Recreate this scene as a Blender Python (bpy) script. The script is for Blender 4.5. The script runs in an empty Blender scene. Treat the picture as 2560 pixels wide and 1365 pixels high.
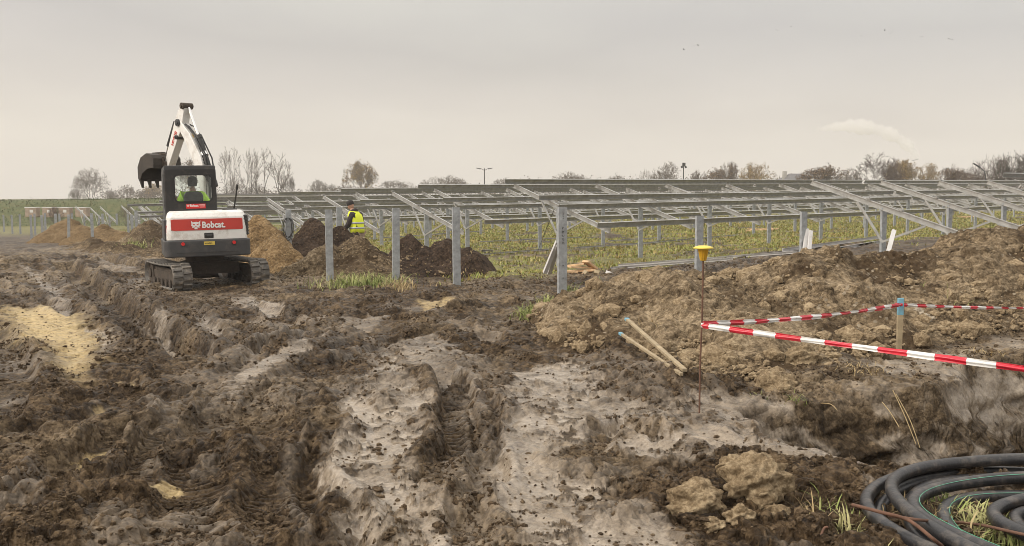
import bpy, bmesh, math, random
import numpy as np
from mathutils import Vector, Matrix, Euler

C = bpy.context.scene.collection
SC = bpy.context.scene
PI = math.pi
R = math.radians

# ------------------------------------------------------------------ camera
F = 2350.0
CH = 1.8
PITCH = math.atan(192.5 / F)
cam_d = bpy.data.cameras.new("camera")
cam = bpy.data.objects.new("camera", cam_d)
C.objects.link(cam)
cam.location = (0, 0, CH)
cam.rotation_euler = (PI / 2 - PITCH, 0, 0)
cam_d.sensor_width = 36
cam_d.lens = 36 * F / 2560
cam_d.clip_start = 0.1
cam_d.clip_end = 6000
SC.camera = cam

# ------------------------------------------------------------------ world: overcast sky
w = bpy.data.worlds.new("World")
SC.world = w
w.use_nodes = True
nt = w.node_tree
nt.nodes.clear()
def wn(t, **k):
    n = nt.nodes.new(t)
    for a, b in k.items(): setattr(n, a, b)
    return n
wo = wn('ShaderNodeOutputWorld'); bg = wn('ShaderNodeBackground'); bg2 = wn('ShaderNodeBackground')
add = wn('ShaderNodeAddShader')
sky = wn('ShaderNodeTexSky'); sky.sky_type = 'NISHITA'; sky.sun_disc = False
SUN_EL, SUN_AZ = R(34), R(248)
sky.sun_elevation = SUN_EL; sky.sun_rotation = SUN_AZ
sky.air_density = 1.0; sky.dust_density = 6.0
bg.inputs['Strength'].default_value = 0.05
nt.links.new(sky.outputs[0], bg.inputs['Color'])
tc = wn('ShaderNodeTexCoord'); sep = wn('ShaderNodeSeparateXYZ')
nt.links.new(tc.outputs['Generated'], sep.inputs[0])
noi = wn('ShaderNodeTexNoise'); noi.inputs['Scale'].default_value = 1.6; noi.inputs['Detail'].default_value = 5
mp = wn('ShaderNodeMapping'); mp.inputs['Scale'].default_value = (1, 1, 3.2)
nt.links.new(tc.outputs['Generated'], mp.inputs[0]); nt.links.new(mp.outputs[0], noi.inputs[0])
ma = wn('ShaderNodeMath', operation='MULTIPLY_ADD'); ma.inputs[1].default_value = 0.30; ma.inputs[2].default_value = -0.15
nt.links.new(noi.outputs[0], ma.inputs[0])
ad = wn('ShaderNodeMath', operation='ADD'); nt.links.new(sep.outputs['Z'], ad.inputs[0]); nt.links.new(ma.outputs[0], ad.inputs[1])
rmp = wn('ShaderNodeValToRGB')
el = rmp.color_ramp.elements
el[0].position = 0.0; el[0].color = (0.64, 0.585, 0.525, 1)
el[1].position = 1.0; el[1].color = (1.42, 1.33, 1.20, 1)
for p, c in ((0.05, (0.62, 0.57, 0.51, 1)), (0.12, (0.49, 0.444, 0.408, 1)), (0.2, (0.405, 0.369, 0.338, 1)), (0.27, (0.50, 0.468, 0.41, 1)), (0.5, (0.95, 0.89, 0.80, 1))):
    e = el.new(p); e.color = c
nt.links.new(ad.outputs[0], rmp.inputs[0])
nt.links.new(rmp.outputs[0], bg2.inputs['Color'])
bg2.inputs['Strength'].default_value = 1.17
nt.links.new(bg.outputs[0], add.inputs[0]); nt.links.new(bg2.outputs[0], add.inputs[1]); nt.links.new(add.outputs[0], wo.inputs[0])
try: w.cycles.sampling_method = 'AUTOMATIC'
except Exception: pass

sun_d = bpy.data.lights.new("sun", 'SUN'); sun_d.energy = 1.5; sun_d.angle = R(10); sun_d.color = (1, 0.96, 0.9)
sun = bpy.data.objects.new("sun", sun_d); C.objects.link(sun)
sd = Vector((math.sin(SUN_AZ) * math.cos(SUN_EL), math.cos(SUN_AZ) * math.cos(SUN_EL), math.sin(SUN_EL)))
sun.rotation_euler = (-sd).to_track_quat('-Z', 'Y').to_euler()
SC.view_settings.view_transform = 'Standard'; SC.view_settings.look = 'None'
SC.view_settings.exposure = 0.0; SC.view_settings.gamma = 1
SC.view_settings.use_curve_mapping = False
SC.cycles.use_denoising = True; SC.cycles.filter_width = 0.9
SC.cycles.max_bounces = 5; SC.cycles.volume_bounces = 2; SC.cycles.transparent_max_bounces = 8
SC.cycles.volume_step_rate = 1

# ------------------------------------------------------------------ projection helpers (photo measurements -> world points)
cp, sp = math.cos(PITCH), math.sin(PITCH)
def ray(px, py):
    u = (682.5 - py) / F
    return Vector(((px - 1280) / F, cp + u * sp, -sp + u * cp))
def atY(px, py, Y):
    d = ray(px, py); k = Y / d.y
    return Vector((d.x * k, Y, CH + d.z * k))
def atZ(px, py, z=0.0):
    d = ray(px, py); k = (z - CH) / d.z
    return Vector((d.x * k, d.y * k, z))

# ------------------------------------------------------------------ numpy noise
_rs = np.random.RandomState(7)
_perm = _rs.permutation(256).astype(np.int64)
_perm = np.concatenate([_perm, _perm])
_ga = _rs.rand(256) * 2 * PI
_gx, _gy = np.cos(_ga), np.sin(_ga)
def pn(x, y, seed=0):
    x = np.asarray(x, float) + seed * 17.31; y = np.asarray(y, float) + seed * 9.73
    xi = np.floor(x).astype(np.int64); yi = np.floor(y).astype(np.int64)
    xf = x - xi; yf = y - yi
    u = xf * xf * xf * (xf * (xf * 6 - 15) + 10); v = yf * yf * yf * (yf * (yf * 6 - 15) + 10)
    def g(ix, iy, fx, fy):
        h = _perm[(_perm[ix & 255] + iy) & 255]
        return _gx[h] * fx + _gy[h] * fy
    a = g(xi, yi, xf, yf); b = g(xi + 1, yi, xf - 1, yf); c = g(xi, yi + 1, xf, yf - 1); d = g(xi + 1, yi + 1, xf - 1, yf - 1)
    return ((a + (b - a) * u) + ((c + (d - c) * u) - (a + (b - a) * u)) * v) * 1.4
def worley(x, y, seed=0):
    """distance to nearest and second nearest feature point, and an id in 0..1"""
    x = np.asarray(x, float) + seed * 5.17; y = np.asarray(y, float) + seed * 3.31
    xi = np.floor(x).astype(np.int64); yi = np.floor(y).astype(np.int64)
    d1 = np.full(x.shape, 9.0); d2 = np.full(x.shape, 9.0); idv = np.zeros(x.shape)
    for ox in (-1, 0, 1):
        for oy in (-1, 0, 1):
            cx = xi + ox; cy = yi + oy
            h = _perm[(_perm[cx & 255] + cy) & 255]; h2 = _perm[(h + 57) & 255]
            fx = cx + h / 256.0; fy = cy + h2 / 256.0
            d = np.hypot(fx - x, fy - y)
            m = d < d1
            d2 = np.where(m, d1, np.minimum(d2, d)); idv = np.where(m, _perm[(h + 131) & 255] / 256.0, idv); d1 = np.where(m, d, d1)
    return d1, d2, idv
def sst(a, b, x):
    t = np.clip((x - a) / (b - a), 0, 1); return t * t * (3 - 2 * t)
def fbm(x, y, f0, n, seed=0, gain=0.5, lam=None):
    s = 0; a = 1.0; f = f0
    for i in range(n):
        k = 1.0 if lam is None else np.clip(1 / (f * lam) - 1.0, 0, 1)
        s = s + a * k * pn(x * f, y * f, seed + i); a *= gain; f *= 2.07
    return s
def poly_sd(x, y, poly):
    """signed distance to polygon, positive inside"""
    x = np.asarray(x, float); y = np.asarray(y, float)
    best = np.full(x.shape, 1e9); ins = np.zeros(x.shape, bool)
    n = len(poly)
    for i in range(n):
        ax, ay = poly[i]; bx, by = poly[(i + 1) % n]
        dx, dy = bx - ax, by - ay
        t = np.clip(((x - ax) * dx + (y - ay) * dy) / (dx * dx + dy * dy + 1e-12), 0, 1)
        best = np.minimum(best, np.hypot(x - ax - t * dx, y - ay - t * dy))
        if abs(dy) > 1e-12:
            c = ((ay > y) != (by > y)) & (x < dx * (y - ay) / dy + ax)
            ins ^= c
    return np.where(ins, best, -best)
def line_sd(x, y, pts):
    """distance to polyline, signed side distance, arclength, and interpolation parameter"""
    best = np.full(np.shape(x), 1e9); side = np.zeros(np.shape(x)); arc = np.zeros(np.shape(x)); par = np.zeros(np.shape(x))
    L = 0.0
    for i in range(len(pts) - 1):
        ax, ay = pts[i][:2]; bx, by = pts[i + 1][:2]
        dx, dy = bx - ax, by - ay; l = math.hypot(dx, dy)
        t = np.clip(((x - ax) * dx + (y - ay) * dy) / (l * l), 0, 1)
        ex = x - ax - t * dx; ey = y - ay - t * dy
        d = np.hypot(ex, ey); m = d < best
        sg = np.sign(dx * ey - dy * ex)
        best = np.where(m, d, best); side = np.where(m, d * sg, side); arc = np.where(m, L + t * l, arc); par = np.where(m, i + t, par)
        L += l
    return best, side, arc, par

# ------------------------------------------------------------------ base terrain
ROWD = R(48.1)
Dx, Dy = math.sin(ROWD), math.cos(ROWD)
Nx, Ny = -Dy, Dx
ctrl = [(0, 3, 0), (-6, 3, 0), (8, 3, 0.1), (0, 8, 0), (-4, 9, 0), (5, 8, 0.02), (0.86, 16.2, 0.0), (-3, 14, -0.05), (-9, 14, 0.0), (-6.9, 21, -0.2), (-4.2, 21.5, -0.12),
        (-1.2, 20.3, -0.05), (-6.5, 27, -0.22), (-18, 46, -0.53), (-21.5, 48, -0.69), (-24.5, 51.5, -0.77), (-30, 60, -1.0), (-45, 95, -2.0), (-15, 28, -0.25), (-25, 35, -0.4),
        (4, 18.9, 0.1), (9.7, 24.2, 0.2), (13, 27, 0.25), (18, 31, 0.3), (12, 15, 0.2), (30, 40, 0.4), (20, 12, 0.3), (-20, 10, 0), (-30, 60, -1.0)]
rowspec = {'A': ((0.86, 16.2), None), 'B': ((1.50, 29.4), (-0.45)), 'C': ((-3.13, 35.4), -0.42), 'D': ((-8.48, 41.3), -0.5), 'E': ((-13.8, 47.3), -0.62),
           'F': ((-19.2, 53.2), -0.85), 'G': ((-24.5, 59.1), -1.1), 'H': ((-29.9, 65.1), -1.35), 'I': ((-35.2, 71.0), -1.55)}
for k, (o, z) in rowspec.items():
    if z is None: continue
    for t in (0, 30, 75):
        ctrl.append((o[0] + Dx * t, o[1] + Dy * t, z + 0.0095 * t))
for x_, y_, z_ in ((-90, 110, -2), (-50, 130, -1.9), (0, 150, -0.9), (80, 150, 0.4), (-200, 150, -2.5), (0, 400, -1.5), (-300, 400, -3), (300, 400, 0), (200, 100, 1), (100, 30, 1), (-80, 20, -0.3), (-100, 60, -1),
                   (0, -40, 0), (60, -40, .3), (-60, -40, 0), (0, 1500, -2), (1500, 1500, 0), (-1500, 1500, -3), (1500, -500, 0), (-1500, -500, 0)):
    ctrl.append((x_, y_, z_))
ca = np.array(ctrl, float)
def base(x, y):
    x = np.asarray(x, float); y = np.asarray(y, float)
    num = np.zeros(x.shape); den = np.zeros(x.shape)
    for cx, cy, cz in ca:
        rr = math.hypot(cx, cy)
        s2 = (1.0 + 0.12 * rr) ** 2
        d2 = ((x - cx) ** 2 + (y - cy) ** 2) / s2
        wgt = 1.0 / (d2 + 0.35) ** 2 * (1 / s2) ** 0
        num += wgt * cz; den += wgt
    return num / den
def base1(x, y): return float(base(np.array([x]), np.array([y]))[0])
def gp(px, py):
    z = 0.0
    for i in range(12):
        p = atZ(px, py, z); z = 0.5 * z + 0.5 * base1(p.x, p.y)
    return p
def gxy(pts): return [tuple(gp(a, b)[:2]) for a, b in pts]

# ------------------------------------------------------------------ object helpers
def tag(o, label=None, cat=None, group=None, kind=None):
    if label: o['label'] = label
    if cat: o['category'] = cat
    if group: o['group'] = group
    if kind: o['kind'] = kind
    return o
def thing(name, label, cat, loc=(0, 0, 0), rotz=0, group=None):
    o = bpy.data.objects.new(name, None); C.objects.link(o)
    o.location = loc; o.rotation_euler = (0, 0, rotz); o.empty_display_size = 0.2
    return tag(o, label, cat, group)
def copy_tree(o, parent=None):
    c = o.copy(); C.objects.link(c); c.parent = parent
    for ch in list(o.children): copy_tree(ch, c)
    return c
def mesh_from(name, co, faces, mats=(), smooth=True, midx=None):
    me = bpy.data.meshes.new(name)
    if isinstance(faces, np.ndarray):
        co = np.asarray(co, dtype=np.float32)
        nf, k = faces.shape
        me.vertices.add(len(co)); me.vertices.foreach_set('co', co.ravel())
        me.loops.add(nf * k); me.loops.foreach_set('vertex_index', faces.astype(np.int32).ravel())
        me.polygons.add(nf); me.polygons.foreach_set('loop_start', np.arange(0, nf * k, k, dtype=np.int32))
        try: me.polygons.foreach_set('loop_total', np.full(nf, k, dtype=np.int32))
        except Exception: pass
        me.update(calc_edges=True); me.validate()
    else:
        me.from_pydata([tuple(c) for c in co], [], faces)
    for m in mats: me.materials.append(m)
    if midx is not None: me.polygons.foreach_set('material_index', np.asarray(midx, dtype=np.int32))
    me.polygons.foreach_set('use_smooth', np.full(len(me.polygons), smooth, dtype=bool))
    me.update()
    return me
def link(name, me, parent=None):
    o = bpy.data.objects.new(name, me); C.objects.link(o)
    if parent is not None: o.parent = parent
    return o

class MB:
    def __init__(s): s.v = []; s.f = []; s.m = []; s.sm = []
    def _add(s, vs, fs, mat=0, smooth=False, M=None):
        b = len(s.v)
        for v in vs:
            v = Vector(v)
            if M is not None: v = M @ v
            s.v.append(v)
        for f in fs: s.f.append([b + i for i in f]); s.m.append(mat); s.sm.append(smooth)
        return s
    def box(s, c, d, mat=0, M=None):
        x, y, z = c; a, b, e = d[0] / 2, d[1] / 2, d[2] / 2
        vs = [(x + i * a, y + j * b, z + k * e) for k in (-1, 1) for j in (-1, 1) for i in (-1, 1)]
        return s._add(vs, [(0, 2, 3, 1), (4, 5, 7, 6), (0, 1, 5, 4), (2, 6, 7, 3), (0, 4, 6, 2), (1, 3, 7, 5)], mat, False, M)
    def prism(s, poly, a0, a1, axis='x', mat=0, M=None, smooth=False):
        """poly in the two other axes, extruded along axis from a0 to a1"""
        def mk(p, a):
            if axis == 'x': return (a, p[0], p[1])
            if axis == 'y': return (p[0], a, p[1])
            return (p[0], p[1], a)
        n = len(poly)
        vs = [mk(p, a0) for p in poly] + [mk(p, a1) for p in poly]
        fs = [tuple(range(n))[::-1], tuple(range(n, 2 * n))] + [(i, (i + 1) % n, n + (i + 1) % n, n + i) for i in range(n)]
        return s._add(vs, fs, mat, smooth, M)
    def cyl(s, p0, p1, r0, r1=None, n=12, mat=0, M=None, smooth=True, cap=True):
        r1 = r0 if r1 is None else r1
        p0, p1 = Vector(p0), Vector(p1); ax = (p1 - p0).normalized()
        up = Vector((0, 0, 1)) if abs(ax.z) < 0.9 else Vector((1, 0, 0))
        a = ax.cross(up).normalized(); b = ax.cross(a)
        vs = []
        for p, r in ((p0, r0), (p1, r1)):
            for i in range(n):
                t = 2 * PI * i / n; vs.append(p + (a * math.cos(t) + b * math.sin(t)) * r)
        s._add(vs, [(i, (i + 1) % n, n + (i + 1) % n, n + i) for i in range(n)], mat, smooth, M)
        if cap: s._add(vs, [tuple(range(n))[::-1], tuple(range(n, 2 * n))], mat, False, M)
        return s
    def tube(s, pts, r, n=8, mat=0, M=None, cap=True):
        pts = [Vector(p) for p in pts]; k = len(pts)
        rr = r if isinstance(r, (list, tuple)) else [r] * k
        vs = []; prev = None
        for i, p in enumerate(pts):
            d = (pts[min(i + 1, k - 1)] - pts[max(i - 1, 0)]).normalized()
            if prev is None:
                up = Vector((0, 0, 1)) if abs(d.z) < 0.9 else Vector((1, 0, 0)); a = d.cross(up).normalized()
            else:
                a = (prev - d * prev.dot(d)).normalized()
            prev = a; b = d.cross(a)
            for j in range(n):
                t = 2 * PI * j / n; vs.append(p + (a * math.cos(t) + b * math.sin(t)) * rr[i])
        fs = [(i * n + j, i * n + (j + 1) % n, (i + 1) * n + (j + 1) % n, (i + 1) * n + j) for i in range(k - 1) for j in range(n)]
        s._add(vs, fs, mat, True, M)
        if cap: s._add(vs, [tuple(range(n))[::-1], tuple(range((k - 1) * n, k * n))], mat, False, M)
        return s
    def lathe(s, prof, c=(0, 0, 0), n=24, mat=0, M=None, smooth=True):
        vs = []
        for r, z in prof:
            for i in range(n):
                t = 2 * PI * i / n; vs.append((c[0] + r * math.cos(t), c[1] + r * math.sin(t), c[2] + z))
        k = len(prof)
        s._add(vs, [(i * n + j, i * n + (j + 1) % n, (i + 1) * n + (j + 1) % n, (i + 1) * n + j) for i in range(k - 1) for j in range(n)], mat, smooth, M)
        s._add(vs, [tuple(range(n))[::-1], tuple(range((k - 1) * n, k * n))], mat, False, M)
        return s
    def cbar(s, p0, p1, up=(0, 0, 1), h=0.14, w=0.05, t=0.006, lip=0.015, mat=0, M=None, flip=1):
        """C section bar: web of height h along up, flanges of width w"""
        p0, p1 = Vector(p0), Vector(p1); ax = (p1 - p0).normalized(); up = Vector(up)
        up = (up - ax * up.dot(ax)).normalized(); sd_ = ax.cross(up) * flip
        H = h / 2
        pr = [(0, -H), (w, -H), (w, -H + lip), (w - t, -H + lip), (w - t, -H + t), (t, -H + t), (t, H - t), (w - t, H - t), (w - t, H - lip), (w, H - lip), (w, H), (0, H)]
        vs = [p0 + sd_ * (a - w / 2) + up * b for a, b in pr] + [p1 + sd_ * (a - w / 2) + up * b for a, b in pr]
        n = len(pr)
        return s._add(vs, [(i, (i + 1) % n, n + (i + 1) % n, n + i) for i in range(n)] + [tuple(range(n))[::-1], tuple(range(n, 2 * n))], mat, False, M)
    def mesh(s, name, mats, bevel=0, seg=2, ang=35):
        me = bpy.data.meshes.new(name)
        me.from_pydata([tuple(v) for v in s.v], [], s.f)
        if not isinstance(mats, (list, tuple)): mats = [mats]
        for m in mats: me.materials.append(m)
        me.polygons.foreach_set('material_index', s.m); me.polygons.foreach_set('use_smooth', s.sm)
        bm = bmesh.new(); bm.from_mesh(me)
        bmesh.ops.recalc_face_normals(bm, faces=bm.faces)
        if bevel:
            ed = [e for e in bm.edges if len(e.link_faces) == 2 and e.calc_face_angle(0) > R(ang)]
            bmesh.ops.bevel(bm, geom=ed, offset=bevel, segments=seg, affect='EDGES', profile=0.5, clamp_overlap=True)
        bm.to_mesh(me); bm.free(); me.update()
        return me
    def build(s, name, mats, parent=None, bevel=0, seg=2, ang=35):
        return link(name, s.mesh(name, mats, bevel, seg, ang), parent)

# ------------------------------------------------------------------ materials
def mat_new(name):
    m = bpy.data.materials.new(name); m.use_nodes = True
    n = m.node_tree.nodes; n.clear()
    o = n.new('ShaderNodeOutputMaterial'); b = n.new('ShaderNodeBsdfPrincipled')
    m.node_tree.links.new(b.outputs[0], o.inputs[0])
    return m, m.node_tree, b
def tex_noise(nt, scale, detail=4, coord='Object', rough=0.6, vscale=None):
    t = nt.nodes.new('ShaderNodeTexCoord'); n = nt.nodes.new('ShaderNodeTexNoise')
    n.inputs['Scale'].default_value = scale; n.inputs['Detail'].default_value = detail; n.inputs['Roughness'].default_value = rough
    if vscale:
        m_ = nt.nodes.new('ShaderNodeMapping'); m_.inputs['Scale'].default_value = vscale
        nt.links.new(t.outputs[coord], m_.inputs[0]); nt.links.new(m_.outputs[0], n.inputs[0])
    else: nt.links.new(t.outputs[coord], n.inputs[0])
    return n.outputs[0]
def ramp(nt, fac, stops):
    r = nt.nodes.new('ShaderNodeValToRGB'); e = r.color_ramp.elements
    e[0].position = stops[0][0]; e[0].color = (*stops[0][1], 1); e[1].position = stops[-1][0]; e[1].color = (*stops[-1][1], 1)
    for p, c in stops[1:-1]:
        q = e.new(p); q.color = (*c, 1)
    nt.links.new(fac, r.inputs[0]); return r.outputs[0]
def mixc(nt, fac, a, b):
    m = nt.nodes.new('ShaderNodeMix'); m.data_type = 'RGBA'
    for inp, v in ((m.inputs[0], fac), (m.inputs[6], a), (m.inputs[7], b)):
        if isinstance(v, (int, float)): inp.default_value = v
        elif isinstance(v, tuple): inp.default_value = (*v, 1)
        else: nt.links.new(v, inp)
    return m.outputs[2]
def mth(nt, op, a, b=0.0, c=None, clamp=False):
    m = nt.nodes.new('ShaderNodeMath'); m.operation = op; m.use_clamp = clamp
    for i, v in enumerate((a, b, c)):
        if v is None: continue
        if isinstance(v, (int, float)): m.inputs[i].default_value = v
        else: nt.links.new(v, m.inputs[i])
    return m.outputs[0]
def bump(nt, b, h, dist=0.01, strength=1.0):
    n = nt.nodes.new('ShaderNodeBump'); n.inputs['Distance'].default_value = dist; n.inputs['Strength'].default_value = strength
    nt.links.new(h, n.inputs['Height']); nt.links.new(n.outputs[0], b.inputs['Normal'])
def simple(name, col, rough=0.5, metal=0.0, var=0.15, scale=6, dirt=None, dirt_amt=0.35, bmp=0.0, spec=None, bscale=40):
    m, nt, b = mat_new(name)
    n = tex_noise(nt, scale, 5)
    dk = tuple(c * (1 - var) for c in col); lt = tuple(min(1, c * (1 + var)) for c in col)
    c = ramp(nt, n, [(0.3, dk), (0.7, lt)])
    if dirt:
        d = tex_noise(nt, scale * 0.6 + 1.3, 8, rough=0.75)
        f = ramp(nt, d, [(0.5, (0, 0, 0)), (0.72, (1, 1, 1))])
        f2 = mth(nt, 'MULTIPLY', f, dirt_amt)
        c = mixc(nt, f2, c, dirt)
    nt.links.new(c, b.inputs['Base Color'])
    rr = mth(nt, 'MULTIPLY_ADD', n, 0.25, rough - 0.12, clamp=True)
    nt.links.new(rr, b.inputs['Roughness'])
    b.inputs['Metallic'].default_value = metal
    if spec is not None: b.inputs['Specular IOR Level'].default_value = spec
    if bmp: bump(nt, b, tex_noise(nt, bscale, 4), bmp)
    return m

def soil_mat(name, attr=True, stops=((0.22, (0.010, 0.0056, 0.0024)), (0.48, (0.045, 0.028, 0.0135)), (0.80, (0.175, 0.122, 0.070))), rough=0.42, bscale=1.0, pebble=0.0, pebcol=(0.36, 0.30, 0.22), spec=0.12, patches=None):
    m, nt, b = mat_new(name)
    n1 = tex_noise(nt, 1.3 * bscale, 6, rough=0.65); n2 = tex_noise(nt, 14 * bscale, 6, rough=0.7); n3 = tex_noise(nt, 90 * bscale, 3)
    s = mth(nt, 'ADD', mth(nt, 'MULTIPLY', n1, 0.42), mth(nt, 'MULTIPLY', n2, 0.58))
    rg = mth(nt, 'MULTIPLY_ADD', n2, 0.5, rough - 0.25, clamp=True)
    n4 = tex_noise(nt, 38 * bscale, 5, rough=0.75)
    tcv = nt.nodes.new('ShaderNodeTexCoord')
    def vor(sc_):
        v = nt.nodes.new('ShaderNodeTexVoronoi'); v.inputs['Scale'].default_value = sc_ * bscale
        ds = nt.nodes.new('ShaderNodeVectorMath'); ds.operation = 'ADD'
        cm = nt.nodes.new('ShaderNodeVectorMath'); cm.operation = 'SCALE'; cm.inputs['Scale'].default_value = 0.035 / bscale
        nn_ = nt.nodes.new('ShaderNodeTexNoise'); nn_.inputs['Scale'].default_value = 25 * bscale
        nt.links.new(tcv.outputs['Object'], nn_.inputs[0]); nt.links.new(nn_.outputs['Color'], cm.inputs[0]); nt.links.new(tcv.outputs['Object'], ds.inputs[0]); nt.links.new(cm.outputs[0], ds.inputs[1])
        nt.links.new(ds.outputs[0], v.inputs[0]); sc2 = nt.nodes.new('ShaderNodeSeparateColor'); nt.links.new(v.outputs['Color'], sc2.inputs[0])
        return v.outputs['Distance'], sc2.outputs[0]
    va, ca_ = vor(17); vb, cb_ = vor(60)
    hgt = mth(nt, 'ADD', mth(nt, 'ADD', mth(nt, 'MULTIPLY', n2, 0.5), mth(nt, 'MULTIPLY', n4, 0.05)), mth(nt, 'ADD', mth(nt, 'MULTIPLY', va, -0.34), mth(nt, 'MULTIPLY', vb, -0.03)))
    s = mth(nt, 'ADD', mth(nt, 'MULTIPLY', s, 0.72), mth(nt, 'ADD', mth(nt, 'MULTIPLY', n4, 0.12), mth(nt, 'ADD', mth(nt, 'MULTIPLY', ca_, 0.09), mth(nt, 'MULTIPLY', cb_, 0.07))))
    s = mth(nt, 'MULTIPLY_ADD', s, 2.3, -0.65, clamp=True)
    col = ramp(nt, s, list(stops))
    if patches:
        n0 = tex_noise(nt, 0.75, 5, rough=0.6)
        pfac = ramp(nt, mth(nt, 'ADD', mth(nt, 'MULTIPLY', n0, 0.8), mth(nt, 'MULTIPLY', n2, 0.2)), [(0.47, (0, 0, 0)), (0.56, (1, 1, 1))])
        col = mixc(nt, mth(nt, 'MULTIPLY', pfac, 0.8), col, patches)
    if pebble > 0:
        tcn = nt.nodes.new('ShaderNodeTexCoord'); vo = nt.nodes.new('ShaderNodeTexVoronoi'); vo.inputs['Scale'].default_value = 11
        nt.links.new(tcn.outputs['Object'], vo.inputs[0])
        pf = mth(nt, 'LESS_THAN', vo.outputs['Distance'], mth(nt, 'MULTIPLY', n1, pebble))
        sepc = nt.nodes.new('ShaderNodeSeparateColor'); nt.links.new(vo.outputs['Color'], sepc.inputs[0])
        pf = mth(nt, 'MULTIPLY', pf, mth(nt, 'GREATER_THAN', sepc.outputs[0], 0.45))
        pc = mixc(nt, sepc.outputs[1], tuple(c * 0.5 for c in pebcol), pebcol)
        col = mixc(nt, mth(nt, 'MULTIPLY', pf, 0.85), col, pc)
        hgt = mth(nt, 'ADD', hgt, mth(nt, 'MULTIPLY', pf, 0.5))
    if attr:
        a = nt.nodes.new('ShaderNodeAttribute'); a.attribute_name = 'mask'
        sp_ = nt.nodes.new('ShaderNodeSeparateColor'); nt.links.new(a.outputs['Color'], sp_.inputs[0])
        wet, sand, green = sp_.outputs[0], sp_.outputs[1], sp_.outputs[2]
        dry = a.outputs['Alpha']
        # dry clay / subsoil
        dc = ramp(nt, s, [(0.2, (0.055, 0.038, 0.021)), (0.48, (0.18, 0.134, 0.083)), (0.8, (0.43, 0.34, 0.225))])
        col = mixc(nt, dry, col, dc)
        gcol = ramp(nt, n2, [(0.3, (0.10, 0.085, 0.03)), (0.5, (0.17, 0.165, 0.05)), (0.7, (0.32, 0.26, 0.11))])
        gf = mth(nt, 'MULTIPLY', green, ramp(nt, n1, [(0.3, (0.55,) * 3), (0.55, (1,) * 3)]))
        col = mixc(nt, gf, col, gcol)
        sc_ = ramp(nt, n2, [(0.3, (0.30, 0.215, 0.10)), (0.62, (0.58, 0.45, 0.245))])
        brk = ramp(nt, n2, [(0.33, (0, 0, 0)), (0.43, (1, 1, 1))])
        col = mixc(nt, mth(nt, 'MULTIPLY', sand, brk), col, sc_)
        wc = ramp(nt, s, [(0.15, (0.095, 0.068, 0.045)), (0.42, (0.24, 0.195, 0.145)), (0.8, (0.37, 0.31, 0.24))])
        col = mixc(nt, wet, col, wc)
        rg = mth(nt, 'MULTIPLY_ADD', mth(nt, 'MULTIPLY', wet, 1.0), -0.20, rg, clamp=True)
        hgt = mth(nt, 'MULTIPLY', hgt, mth(nt, 'MULTIPLY_ADD', wet, -0.93, 1.0))
    nt.links.new(col, b.inputs['Base Color']); nt.links.new(rg, b.inputs['Roughness'])
    b.inputs['Specular IOR Level'].default_value = spec
    if attr: nt.links.new(mth(nt, 'MULTIPLY_ADD', wet, 0.5 - spec, spec), b.inputs['Specular IOR Level'])
    bump(nt, b, hgt, 0.065 / bscale)
    return m
M_MUD = soil_mat('mud', spec=0.12)
M_HEAP = soil_mat('subsoil', stops=((0.22, (0.018, 0.0115, 0.006)), (0.48, (0.108, 0.077, 0.045)), (0.8, (0.36, 0.275, 0.175))), pebble=0.46, patches=(0.05, 0.031, 0.016), rough=0.9)
M_TAN = soil_mat('tan_soil', stops=((0.2, (0.08, 0.048, 0.022)), (0.48, (0.22, 0.145, 0.072)), (0.8, (0.42, 0.30, 0.165))), pebble=0.3, rough=0.92)
M_ORANGE = soil_mat('orange_soil', stops=((0.2, (0.055, 0.034, 0.016)), (0.48, (0.15, 0.10, 0.05)), (0.8, (0.31, 0.225, 0.13))), pebble=0.2, rough=0.92)
M_DARK = soil_mat('dark_topsoil', stops=((0.3, (0.018, 0.012, 0.008)), (0.5, (0.045, 0.029, 0.019)), (0.75, (0.095, 0.066, 0.046))), pebble=0.12, rough=0.85)
M_CLOD = soil_mat('clod_soil', attr=False, stops=((0.15, (0.09, 0.062, 0.035)), (0.45, (0.22, 0.162, 0.097)), (0.8, (0.43, 0.34, 0.22))), rough=0.9, bscale=2)
M_STONE = simple('stone', (0.34, 0.29, 0.22), 0.85, var=0.35, scale=9, bmp=0.01)
M_MUDCLOD = soil_mat('mud_clod', attr=False, rough=0.7, bscale=2, stops=((0.2, (0.02, 0.013, 0.007)), (0.48, (0.075, 0.051, 0.030)), (0.8, (0.20, 0.145, 0.09))))
M_GALV = simple('galvanised_steel', (0.43, 0.43, 0.42), 0.38, metal=0.6, var=0.2, scale=5, dirt=(0.20, 0.16, 0.12), dirt_amt=0.55, bmp=0.002)
M_POST = simple('galvanised_post_steel', (0.37, 0.39, 0.405), 0.55, metal=0.25, var=0.3, scale=11, dirt=(0.19, 0.16, 0.13), dirt_amt=0.5, bmp=0.002)
M_ALU = simple('bright_aluminium', (0.50, 0.50, 0.49), 0.4, metal=0.45, var=0.08, scale=4, dirt=(0.3, 0.26, 0.2), dirt_amt=0.3)
M_BARW = simple('white_coated_steel', (0.62, 0.61, 0.60), 0.5, var=0.08, scale=5, dirt=(0.3, 0.25, 0.2), dirt_amt=0.4)
M_WHITE = simple('white_paint', (0.82, 0.81, 0.78), 0.32, var=0.04, scale=3, dirt=(0.32, 0.24, 0.16), dirt_amt=0.62)
M_BLACK = simple('black_plastic', (0.022, 0.021, 0.02), 0.5, var=0.25, scale=6, dirt=(0.14, 0.115, 0.09), dirt_amt=0.35)
M_CHAR = simple('charcoal_metal', (0.05, 0.05, 0.052), 0.5, var=0.15, scale=5, dirt=(0.17, 0.14, 0.11), dirt_amt=0.35)
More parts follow.
